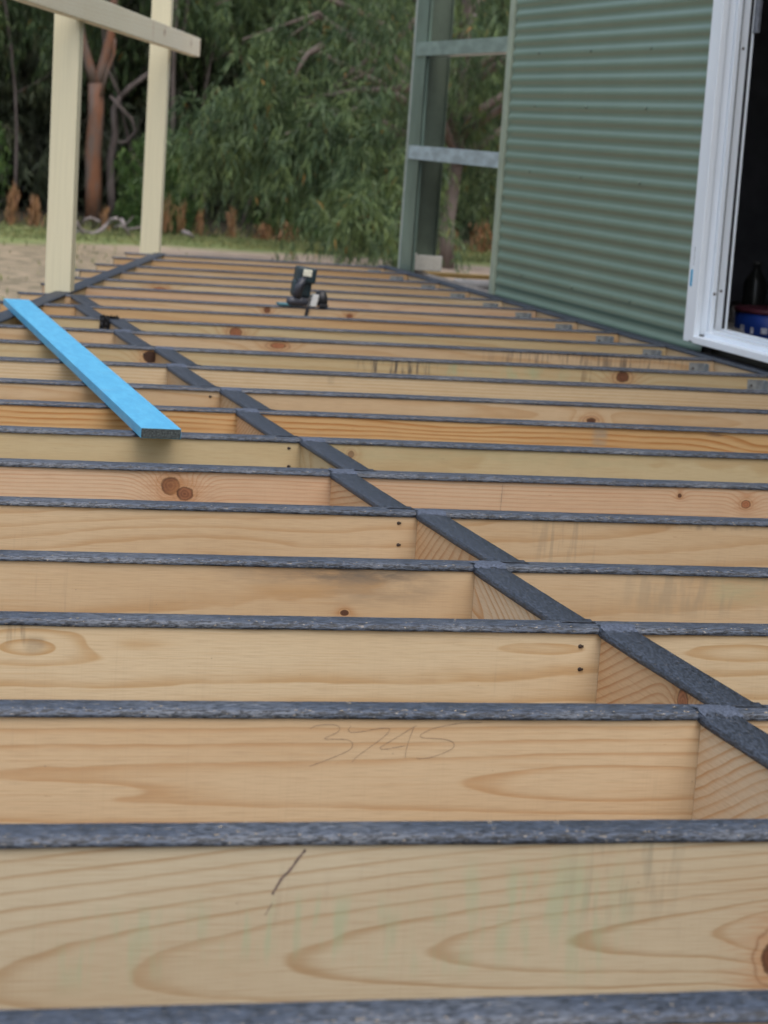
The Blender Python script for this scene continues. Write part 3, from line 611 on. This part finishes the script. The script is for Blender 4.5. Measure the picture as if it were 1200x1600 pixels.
for (y, x0, x1, z, r, mt, lab) in ((9.36, 3.12, 4.3, -.012, (.022, .006), ('ochre_timber', (.42, .27, .09)), 'thin ochre timber lying across the open bay'),
                                   (8.86, 3.12, 4.2, -.020, (.022, .022), ('grey_pipe', (.42, .39, .36)), 'thick pale grey pipe lying across the open bay'),
                                   (8.42, 3.12, 4.2, -.030, (.013, .013), ('grey_pipe', (.34, .31, .30)), 'thin grey pipe lying across the open bay, nearest the shed wall')):
    bm = bmesh.new()
    if mt[0] == 'ochre_timber': box(bm, (x0, y-.045, z-.010), (x1, y+.045, z+.010), .002)
    else: tube(bm, [(x0, y, z), ((x0+x1)/2, y+.01, z), (x1, y+.02, z)], r[0], 14)
    tag(obj('plank' if mt[0] == 'ochre_timber' else 'pipe', bm, simple(mt[0], mt[1], .5, .15, 20)), lab, 'plank' if mt[0] == 'ochre_timber' else 'pipe', None if mt[0] == 'ochre_timber' else 'pipes in the open bay')
bm = bmesh.new(); box(bm, (3.115, 8.05, -.22), (4.4, 9.6, -.18)); tag(obj('bay_void_shade', bm, simple('void_shade', (.04, .035, .03), .9, .2, 9)), 'dark sheet standing in for the shaded void under the pipes of the open bay', 'floor')  # dark sheet added in place of the shaded void under the bay

# ------------------------------------------------------------------ ground
def groundmat():
    m, nt, b = newmat('ground'); x, y, z = coords(nt)
    v = vec(nt, x, y, z); n = noi(nt, v, .55, 4, .6); n2 = noi(nt, v, 5, 4, .65); n3 = noi(nt, v, 40, 3, .6)
    dirt = mix(nt, n2.ss(.3, .7), (.36, .275, .21), (.50, .40, .315)); dirt = mix(nt, n3.ss(.55, .8)*.4, dirt, (.16, .11, .07))
    gr = mix(nt, n2.ss(.3, .7), (.12, .18, .05), (.24, .26, .10)); gr = mix(nt, n3.ss(.5, .8)*.4, gr, (.24, .19, .09))
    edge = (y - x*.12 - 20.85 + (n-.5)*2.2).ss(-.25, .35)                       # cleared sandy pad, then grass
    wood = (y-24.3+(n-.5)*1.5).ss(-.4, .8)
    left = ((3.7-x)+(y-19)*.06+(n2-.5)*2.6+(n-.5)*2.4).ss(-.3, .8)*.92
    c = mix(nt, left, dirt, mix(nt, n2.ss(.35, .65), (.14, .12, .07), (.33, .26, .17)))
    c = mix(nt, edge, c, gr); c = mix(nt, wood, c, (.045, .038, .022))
    nt.links.new(c.s, b.inputs['Base Color']); b.inputs['Roughness'].default_value = .95; bump(nt, b, n2+n3*.4, .5, .05); return m
bm = bmesh.new(); N = 90
def gx(k): u = (k/N)*2-1; return math.copysign(abs(u)**3*500+abs(u)*30, u)
vs = [[bm.verts.new((gx(i)+4, gx(j)+16, GZ+(.05*mnoise.noise(Vector((gx(i)*.25, gx(j)*.25, 0))) if abs(gx(i)) < 60 and gx(j)+16 > 12 else 0))) for j in range(N+1)] for i in range(N+1)]
for i in range(N):
    for j in range(N): bm.faces.new((vs[i][j], vs[i+1][j], vs[i+1][j+1], vs[i][j+1])).smooth = True
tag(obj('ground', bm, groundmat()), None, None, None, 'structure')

# ------------------------------------------------------------------ foliage
def leafmat(name, cols, trans=.25):
    m, nt, b = newmat(name); g = nt.nodes.new('ShaderNodeNewGeometry'); r = X(nt, g.outputs['Random Per Island'])
    x, y, z = coords(nt); n = noi(nt, vec(nt, x, y, z), 1.6, 2)
    c = mix(nt, r.ss(.1, .9), cols[0], cols[1]); c = mix(nt, n.ss(.4, .65)*.5, c, cols[2]); n5 = noi(nt, vec(nt, x+7, y, z*1.4), 3.1, 2); c = mix(nt, n5.ss(.35, .50), mix(nt, .5, c, tuple(q*.35 for q in cols[0])), c); c = mix(nt, n5.ss(.54, .66)*.55, c, (cols[1][0]*1.35, cols[1][1]*1.25, cols[1][2]*1.0)); c = mix(nt, (r*7.31).frac().ss(.985, .99)*.8, c, cols[3])  # noise paints dark gaps and bright highlights of the clumps into the colour
    nt.links.new(c.s, b.inputs['Base Color']); b.inputs['Roughness'].default_value = .5; b.inputs['Specular IOR Level'].default_value = .35
    tr = nt.nodes.new('ShaderNodeBsdfTranslucent'); nt.links.new(c.s, tr.inputs[0]); mx_ = nt.nodes.new('ShaderNodeMixShader'); mx_.inputs[0].default_value = trans
    out = [q for q in nt.nodes if q.type == 'OUTPUT_MATERIAL'][0]; nt.links.new(b.outputs[0], mx_.inputs[1]); nt.links.new(tr.outputs[0], mx_.inputs[2]); nt.links.new(mx_.outputs[0], out.inputs[0]); return m
LEAF_A = leafmat('gum_leaves', ((.060, .100, .045), (.150, .215, .085), (.085, .15, .085), (.34, .17, .035)), .35)
LEAF_B = leafmat('bush_leaves', ((.11, .15, .085), (.19, .25, .13), (.16, .165, .12), (.20, .13, .06)), .45)
LEAF_C = leafmat('fresh_leaves', ((.060, .12, .035), (.12, .20, .06), (.08, .16, .05), (.2, .2, .05)))
RUSTL = leafmat('dead_fronds', ((.32, .16, .08), (.44, .25, .13), (.26, .15, .08), (.15, .12, .05)), .25)
GRASSM = leafmat('grass_blades', ((.13, .17, .06), (.26, .26, .12), (.17, .20, .08), (.42, .33, .17)), .2)
def bark(name, c0, c1, st=8):
    m, nt, b = newmat(name); x, y, z = coords(nt); n = noi(nt, vec(nt, x*st, y*st, z*2), 1, 5, .65); n2 = noi(nt, vec(nt, x*60, y*60, z*9), 1, 3)
    c = mix(nt, n.ss(.38, .62), c0, c1); c = mix(nt, n2.ss(.5, .8)*.4, c, tuple(q*.5 for q in c0)); nt.links.new(c.s, b.inputs['Base Color']); b.inputs['Roughness'].default_value = .85; bump(nt, b, n2, .7, .01); return m
BARK_O = bark('orange_bark', (.20, .085, .045), (.13, .095, .080)); BARK_G = bark('grey_bark', (.17, .14, .13), (.085, .065, .058)); BARK_P = bark('pale_bark', (.20, .165, .145), (.115, .085, .072)); DRIFT = bark('weathered_wood', (.36, .32, .32), (.20, .17, .165))
def leaf_mesh(name, base, dirs, L, W, rs):
    n = len(base); dirs = dirs/np.linalg.norm(dirs, axis=1)[:, None]
    rnd = rs.normal(size=(n, 3)); side = np.cross(dirs, rnd); side /= np.linalg.norm(side, axis=1)[:, None]; nr = np.cross(dirs, side)
    L = L[:, None]; W = W[:, None]
    p = np.stack([base, base+dirs*L*.42+side*W*.5+nr*L*.06, base+dirs*L+nr*L*-.05+np.array([0, 0, -.12])*L, base+dirs*L*.42-side*W*.5+nr*L*.06], 1).reshape(-1, 3)
    me = bpy.data.meshes.new(name); me.vertices.add(4*n); me.vertices.foreach_set('co', p.astype(np.float32).ravel())
    me.loops.add(4*n); me.loops.foreach_set('vertex_index', np.arange(4*n, dtype=np.int32)); me.polygons.add(n)
    me.polygons.foreach_set('loop_start', np.arange(0, 4*n, 4, dtype=np.int32)); me.polygons.foreach_set('loop_total', np.full(n, 4, dtype=np.int32)); me.update(calc_edges=True); return me
def droop(nodes, per, tl, nl, ll, lw, rs, down=.9):
    """hanging twigs: leaves along curved twigs from each node"""
    nd = np.repeat(nodes, per, 0); n = len(nd); a = rs.uniform(0, 2*np.pi, n); T = tl*rs.uniform(.5, 1.3, n)
    h = np.stack([np.cos(a), np.sin(a), np.zeros(n)], 1); u = np.repeat(rs.uniform(.05, 1, (n, nl))[:, :, None], 3, 2)
    P = nd[:, None]+h[:, None]*T[:, None, None]*u*.55+np.array([0, 0, -1.])*T[:, None, None]*(u**1.6)*down+rs.normal(size=(n, nl, 3))*.012
    Dr = h[:, None]*.45*(1-u)+np.array([0, 0, -1.])*(.35+.7*u)*down+rs.normal(size=(n, nl, 3))*.33
    P = P.reshape(-1, 3); Dr = Dr.reshape(-1, 3); k = len(P); return P, Dr, ll*rs.uniform(.6, 1.25, k), lw*rs.uniform(.7, 1.3, k)
def tree(name, lab, loc, trunk, limbs, nodes, prm, leaf, barkm, grp=None, cat='tree', seed=1, me=None):
    t = thing(name, lab, cat, loc, 0, grp); rs = np.random.RandomState(seed)
    bm = bmesh.new()
    for pts, r0, r1 in [trunk]+limbs:
        n = len(pts); q = []; rr = []
        for k in range(n):
            q.append(Vector(pts[k])); rr.append(r0+(r1-r0)*k/(n-1))
        tube(bm, q, rr, 9)
    obj('trunk', bm, barkm, t)
    if me is None: me = leaf_mesh('crown', *droop(nodes, *prm, rs), rs)
    link('crown', me, leaf, t); return t, me
def at(px, py, Y):                              # a point of the real place: where the sight line through a photo pixel meets the plane y = Y
    d = cx*((px-600)/3761.2) - cy*((py-800)/3761.2) + f_; c = Vector((0, -1.5697, H)); return c + d*((Y-c.y)/d.y)
G = Vector
# the drooping wattle on the right, nearest of the trees
rs = np.random.RandomState(11); base = at(697, 418, 20.6); base.z = GZ-.05
nodes = []
for k in range(1000):
    a = rs.uniform(0, 2*np.pi); rr = 3.3*math.sqrt(rs.uniform(0.02, 1)); zz = rs.uniform(.9, 6.2); rr *= (1-.08*abs(zz-2.5))
    
    nodes.append((rr*math.cos(a), rr*math.sin(a), zz))
cl = []                                          # gather the nodes into clumps so gaps show
for k in range(84):
    a = rs.uniform(0, 2*np.pi); rr = 3.0*math.sqrt(rs.uniform(.05, 1)); zz = rs.uniform(1.6, 5.2); c0 = np.array((rr*math.cos(a), rr*math.sin(a), zz))
    if c0[0] < -1.2 and zz < 3.1: continue
    if c0[0] < -.3 and zz < 2.0: continue
    cl += [tuple(c0+rs.normal(size=3)*np.array((.20, .20, .13))) for _ in range(9)]
for (px, py, yy, sp) in ((430, 110, 19.0, .22), (540, 150, 18.6, .24), (515, 185, 18.9, .22), (400, 165, 19.5, .2), (345, 165, 19.8, .2), (545, 300, 18.2, .22), (590, 320, 18.0, .2), (610, 270, 18.4, .25), (470, 205, 19.2, .22), (575, 220, 18.8, .25), (505, 262, 19.0, .2), (450, 45, 19.4, .25), (600, 20, 18.8, .25), (352, 205, 20, .16), (405, 190, 19.8, .2), (745, 150, 20.4, .3), (735, 40, 20, .3), (750, 250, 20.8, .3)):
    c0 = np.array(at(px, py, yy)-base); cl += [tuple(c0+rs.normal(size=3)*np.array((sp, .2, sp*.55))) for _ in range(26)]
nodes = np.array(cl)
lim = []
for k in range(26):
    a = rs.uniform(0, 2*np.pi); z0 = rs.uniform(.8, 3.2); L = rs.uniform(1.4, 3.0); up = rs.uniform(.1, .9)
    p0 = G((.05, .02, z0)); lim.append(([p0, p0+G((math.cos(a)*L*.4, math.sin(a)*L*.4, L*.25*up+.2)), p0+G((math.cos(a+.2)*L*.75, math.sin(a+.2)*L*.75, L*.42*up+.25)), p0+G((math.cos(a+.1)*L, math.sin(a+.1)*L, L*.4*up))], .045, .008))
for pts in ([(650, 30), (625, 60), (590, 82), (555, 108), (520, 135)], [(640, 135), (600, 140), (560, 140), (505, 150), (462, 155)], [(505, 70), (480, 85), (465, 110), (455, 135)]):
    lim.append(([at(a, b, 19.2)-base for a, b in pts], .030, .012))
tree('wattle_tree', 'large wattle tree with a drooping curtain of long narrow leaves behind the green bay', base,
     ([(0, 0, 0), (-.02, .0, .5), (.05, .03, 1.2), (.02, 0, 2.4), (-.1, .05, 4.2), (-.05, 0, 5.6)], .085, .02), lim, nodes, (3, .62, 19, .125, .0135), LEAF_A, BARK_P, None, 'tree', 11)
rs = np.random.RandomState(31); cl = []
for k in range(120):
    a = rs.uniform(0, 2*np.pi); rr = 3.6*math.sqrt(rs.uniform(.02, 1)); zz = rs.uniform(1.5, 6.0); zz += .75*(math.cos(a) < .2)*(zz < 2.4)+.45*(zz < 2.2); c0 = np.array((rr*math.cos(a), rr*math.sin(a), zz)); cl += [tuple(c0+rs.normal(size=3)*np.array((.24, .24, .16))) for _ in range(9)]
_, me2 = tree('wattle_tree', 'second drooping wattle standing farther back behind the saw and the rail end', (7.6, 27.2, GZ-.05), ([(0, 0, 0), (.05, 0, 1.2), (-.05, 0, 2.6), (.0, 0, 5)], .09, .03), [], np.array(cl), (3, .62, 16, .14, .018), LEAF_A, BARK_G, None, 'tree', 32)
t, _ = tree('wattle_tree', 'third drooping wattle deep in the wood at the far left of the picture', (1.0, 29.0, GZ-.05), ([(0, 0, 0), (.05, 0, 1.2), (-.05, 0, 2.6), (.0, 0, 5)], .09, .03), [], None, None, LEAF_A, BARK_G, None, 'tree', 33, me2)
t, _ = tree('wattle_tree', 'fourth drooping wattle deep in the wood between the two cream posts', (4.2, 31.0, GZ-.05), ([(0, 0, 0), (.05, 0, 1.2), (-.05, 0, 2.6), (.0, 0, 5)], .09, .03), [], None, None, LEAF_A, BARK_G, None, 'tree', 34, me2)
# other trees
def crownnodes(seed, n, R0, z0, z1, per=9, sp=.25):
    rs = np.random.RandomState(seed); out = []
    for k in range(n):
        a = rs.uniform(0, 2*np.pi); zz = rs.uniform(z0, z1); rr = R0*math.sqrt(rs.uniform(.02, 1))*(1-.5*abs((zz-(z0+z1)/2)/(z1-z0))); c0 = np.array((rr*math.cos(a), rr*math.sin(a), zz))
        out += [tuple(c0+rs.normal(size=3)*sp) for _ in range(per)]
    return np.array(out)
# eucalypt with the forked orange trunk
b0 = at(148, 346, 25.0); b0.z = GZ-.05
def loc(pts, Y, base): return [at(a, b, Y)-base for a, b in pts]
zt = G((0, 0, 3.2))
tr = loc([(146, 345), (146, 290), (145, 240), (150, 180), (150, 130)], 25.0, b0); 
l1 = loc([(150, 132), (140, 105), (128, 60), (118, 0), (112, -60), (108, -150)], 25.0, b0); l2 = loc([(150, 140), (160, 105), (172, 60), (178, 0), (190, -80), (196, -150)], 25.0, b0)
l3 = loc([(158, 150), (168, 110), (178, 85), (180, 60)], 24.9, b0)
tree('gum_tree', 'gum tree with forked orange and grey bark trunk between the two cream posts', b0, (tr, .095, .085), [(l1, .062, .03), (l2, .068, .03), (l3, .02, .012)], crownnodes(21, 34, 3.2, 4.6, 9), (3, .6, 10, .17, .035), LEAF_A, BARK_O, 'gum trees', 'tree', 21)
b0 = at(176, 356, 26.0); b0.z = GZ-.05
tree('gum_tree', 'slender crooked grey gum trunk just right of the forked orange trunk', b0, (loc([(176, 345), (173, 290), (172, 250), (180, 210), (178, 170), (188, 150)], 26.0, b0), .048, .034),
     [(loc([(188, 152), (205, 135), (228, 118), (255, 95), (290, 40), (300, -60)], 26.0, b0), .036, .02), (loc([(172, 150), (188, 168), (205, 185), (212, 205), (196, 222), (183, 222)], 25.9, b0), .024, .012), (loc([(188, 152), (178, 130), (165, 100), (160, 40), (158, -60)], 26, b0), .022, .012)],
     crownnodes(22, 28, 2.8, 4.4, 8), (3, .6, 10, .17, .035), LEAF_B, BARK_G, 'gum trees', 'tree', 22)
b0 = at(262, 372, 25.2); b0.z = GZ-.05
tree('gum_tree', 'thin straight reddish sapling trunk just right of the farther cream post', b0, (loc([(262, 372), (264, 290), (270, 200), (270, 120), (276, 0), (280, -120)], 25.2, b0), .034, .02), [], crownnodes(23, 24, 2.2, 4.0, 7), (3, .55, 10, .15, .03), LEAF_A, BARK_G, 'gum trees', 'tree', 23)
b0 = at(572, 372, 30.0); b0.z = GZ-.05
tree('gum_tree', 'tall pinkish gum trunk showing at the top above the drooping wattle', b0, (loc([(566, 372), (570, 200), (575, 60), (577, 0), (580, -120)], 30.0, b0), .15, .09), [], crownnodes(24, 60, 3.0, 4.8, 9), (3, .6, 10, .17, .035), LEAF_B, BARK_O, 'gum trees', 'tree', 24)
LEAF_D = leafmat('far_leaves', ((.17, .205, .14), (.26, .31, .19), (.22, .21, .18), (.2, .15, .09)), .5)
# bushes forming the dark under-storey
shared = [leaf_mesh('crown', *droop(crownnodes(40+k, 95, 1.7, .35, 3.3+.5*k, 9, .22), 3, .5, 9, .16, .040, np.random.RandomState(50+k)), np.random.RandomState(60+k)) for k in range(3)]
def bush(name, lab, loc_, k, sc, rz, leaf, grp, cat):
    t = thing(name, lab, cat, loc_, rz, grp); rs = np.random.RandomState(int(loc_[0]*100) % 1000)
    bm = bmesh.new()
    for q in range(9):
        a = rs.uniform(0, 6.28); L = rs.uniform(1.6, 2.8)*sc; tube(bm, [(0, 0, 0), (math.cos(a)*L*.12, math.sin(a)*L*.12, L*.4), (math.cos(a)*L*.3, math.sin(a)*L*.3, L*.75), (math.cos(a+.4)*L*.45, math.sin(a+.4)*L*.45, L*1.05)], [.035, .028, .018, .008], 7)
    obj('stem', bm, BARK_G, t)
    me = shared[k]
    o = bpy.data.objects.new('foliage', me); COL.objects.link(o); o.parent = t; o.scale = (sc, sc, sc)
    if not me.materials: me.materials.append(leaf)
    o.material_slots[0].link = 'OBJECT'; o.material_slots[0].material = leaf
BUSH = [(.9, 28.6, 0, 1.15, 0, LEAF_D, 'dark bush at the far left behind the nearer cream post'), (3.0, 30.2, 1, 1.3, 1, LEAF_D, 'dark bush behind the forked orange trunk'),
        (2.1, 25.0, 2, .36, 2, LEAF_C, 'low fresh green bush left of the forked trunk'), (4.45, 24.9, 1, .30, 3, LEAF_C, 'low feathery green bush at the foot of the crooked grey trunk'), (5.6, 30.4, 2, 1.3, 4, LEAF_D, 'dark bush right behind the farther cream post'),
        (6.35, 25.4, 0, .42, 5, LEAF_C, 'low fresh green bush left of the drooping wattle curtain'), (7.6, 29.4, 1, 1.2, 6, LEAF_B, 'green bush behind the left side of the wattle'), (9.4, 29.4, 2, 1.1, 7, LEAF_B, 'dark bush behind the wattle'),
        (11.2, 29.6, 0, 1.2, 8, LEAF_A, 'green bush seen through the open bay'), (12.9, 29.0, 1, 1.1, 9, LEAF_B, 'dark bush at the right edge of the open bay'), (15.2, 28.2, 2, 1.2, 10, LEAF_B, 'dark bush hidden beyond the shed'),
        (-1.2, 28.2, 1, 1.2, 11, LEAF_B, 'dark bush left of the picture edge'), (4.3, 33.5, 2, 1.8, 12, LEAF_D, 'tall dark bush deep between the two cream posts'), (7.4, 33.5, 0, 1.8, 13, LEAF_D, 'tall dark bush deep behind the centre of the wood'), (10.6, 34, 1, 1.8, 14, LEAF_D, 'tall dark bush deep behind the open bay'), (1.4, 33.5, 0, 1.8, 15, LEAF_D, 'tall dark bush deep at the far left'),
        (7.15, 25.6, 2, .45, 16, LEAF_B, 'low dark bush under the left edge of the drooping wattle')]
for (x, y, k, sc, rz, lf, lab) in BUSH: bush('bush', lab, (x, y, GZ-.03), k, sc, rz*1.3, lf, 'bushes along the edge of the wood', 'bush')
# far wood as one dark mass
rs = np.random.RandomState(9); n = 4200; a = np.radians(rs.uniform(-16, 50, n)); d = rs.uniform(36, 43, n); zz = .3+10*rs.rand(n)**1.4
nd = np.stack([d*np.sin(a), -1.57+d*np.cos(a), GZ+zz], 1)
me = leaf_mesh('far_wood', *droop(nd, 1, .9, 11, .42, .16, rs), rs)
tag(link('far_wood', me, LEAF_D), 'dark mass of forest filling the distance behind the trees', 'forest', None, 'stuff')
# thin bare saplings standing in the wood
rs = np.random.RandomState(77)
for k, (px, py, yy, ln, lab) in enumerate(((22, 352, 27.0, -6, 'thin leaning bare sapling at the far left edge'), (60, 350, 28.5, 9, 'thin pale bare sapling just left of the nearer cream post'), (214, 356, 28.0, -10, 'thin bare sapling close beside the left of the farther post'), (298, 360, 27.5, 6, 'thin dark bare sapling right of the cut rail end'),
        (332, 362, 29.0, -8, 'thin twisted bare sapling between the rail end and the wattle'), (388, 360, 28.0, 12, 'thin bare sapling leaning right above the saw'), (424, 362, 27.2, -14, 'thin bare sapling leaning left above the saw'))):
    b = at(px, py, yy); b.z = GZ-.05; bm = bmesh.new(); H_ = rs.uniform(3, 4.5); pts = [G((math.tan(R(ln))*H_*u+.10*math.sin(u*5+k), .1*math.cos(u*4+k), H_*u)) for u in [j/9 for j in range(10)]]
    tube(bm, pts, [.022*(1-.06*j) for j in range(10)], 7)
    for j in range(2, 9):
        a = rs.uniform(0, 6.28); L = rs.uniform(.35, .9); d = G((math.cos(a), math.sin(a)*.6, rs.uniform(.3, .9))); tube(bm, [pts[j], pts[j]+d*L*.5, pts[j]+d*L+G((0, 0, .08))], [.010, .007, .003], 5)
    o = obj('sapling', bm, BARK_P if k % 2 else BARK_G); o.location = b; tag(o, lab, 'sapling', 'thin bare saplings in the wood')
# rusty dead fern clumps along the edge of the wood
def fern(px, py, wpx, hpx, lab, k):
    b = at(px, py, 24.2); b.z = GZ; s = 26/3761; h = hpx*s; wd = wpx*s; rs = np.random.RandomState(100+k); n = int(60+wpx*5)
    bs = np.stack([rs.normal(size=n)*wd*.30, rs.normal(size=n)*.06, np.abs(rs.uniform(-.05, .85, n))*h*.8], 1); bs[:, 0] *= (1.05-.85*bs[:, 2]/h)
    dr = np.stack([rs.normal(size=n)*.18, rs.normal(size=n)*.25, np.full(n, 1.)], 1)
    o = link('dead_fern', leaf_mesh('dead_fern', bs, dr, h*rs.uniform(.15, .4, n), wd*.07*rs.uniform(.6, 1.4, n)+.004, rs), RUSTL); o.location = b
    tag(o, lab, 'dead fern', 'rusty dead ferns along the edge of the wood')
for k, (px, py, wp, hp, lab) in enumerate(((18, 362, 18, 74, 'tallest rusty dead fern at the far left edge'), (52, 366, 20, 55, 'rusty dead fern just left of the nearer cream post'), (164, 366, 12, 45, 'rusty dead fern beside the driftwood between the posts'),
        (258, 374, 14, 70, 'rusty dead fern touching the right side of the farther cream post'), (281, 374, 13, 62, 'rusty dead fern second right of the farther cream post'), (311, 375, 11, 50, 'short pointed rusty dead fern third right of the farther cream post'), (361, 376, 13, 58, 'lone rusty dead fern between the farther post and the saw'),
        (412, 376, 26, 32, 'low faint rusty dead fern above the saw'), (445, 376, 30, 38, 'broad rusty dead fern above and right of the saw'), (712, 372, 10, 40, 'rusty dead fern in the bay right beside the dark column web'), (755, 366, 34, 60, 'wide reddish dead fern in the right of the open bay'))): fern(px, py, wp, hp, lab, k)
# driftwood
def drift(lab, strokes, Y):
    b = at(strokes[0][0][0][0], strokes[0][0][0][1], Y); b.z = GZ; bm = bmesh.new()
    for pts, r in strokes: tube(bm, [at(x, y, Y+.08*math.sin(k*1.9+r*90))-b for k, (x, y) in enumerate(pts)], [r*(1-.35*k/len(pts))*(1+.15*math.sin(k*2.7)) for k in range(len(pts))], 9)
    o = obj('fallen_branch', bm, DRIFT); o.location = b; tag(o, lab, 'fallen branch', 'weathered fallen branches')
drift('largest curling grey fallen branch between the two cream posts', [([(108, 340), (118, 347), (124, 358), (134, 364), (146, 365), (158, 360), (167, 351), (174, 343), (182, 341), (186, 346)], .026), ([(130, 350), (134, 343), (142, 340), (150, 344), (156, 346)], .018), ([(120, 362), (132, 370), (150, 372)], .02)], 23.2)
drift('forked pale fallen branch just left of the farther cream post', [([(190, 343), (194, 352), (198, 362), (205, 375)], .022), ([(196, 358), (206, 358), (216, 356), (232, 352)], .015), ([(194, 352), (202, 346), (208, 338)], .009), ([(178, 357), (186, 352), (196, 356)], .014)], 23.2)
drift('short pale fallen log right of the farther cream post', [([(250, 374), (262, 373), (275, 374)], .014), ([(286, 362), (296, 366), (302, 372)], .026)], 23.6)
# grass
rs = np.random.RandomState(3); n = 26000; x = rs.uniform(-3, 16, n); y = 21.3+x*.12+np.abs(rs.normal(size=n))*1.5
m1 = rs.rand(n) < .035; y[m1] = rs.uniform(11, 22, m1.sum()); x[m1] = rs.uniform(-2, 4.2, m1.sum())
hh = .025+.05*rs.rand(n)+.10*(np.clip(y-24, 0, 1))*rs.rand(n)
me = leaf_mesh('grass', np.stack([x, y, np.full(n, GZ-.0)], 1), np.stack([rs.normal(size=n)*.35, rs.normal(size=n)*.35, np.ones(n)], 1), hh, .010+.012*rs.rand(n), rs)
tag(link('grass', me, GRASSM), 'short green and straw coloured grass at the foot of the trees', 'grass', None, 'stuff')
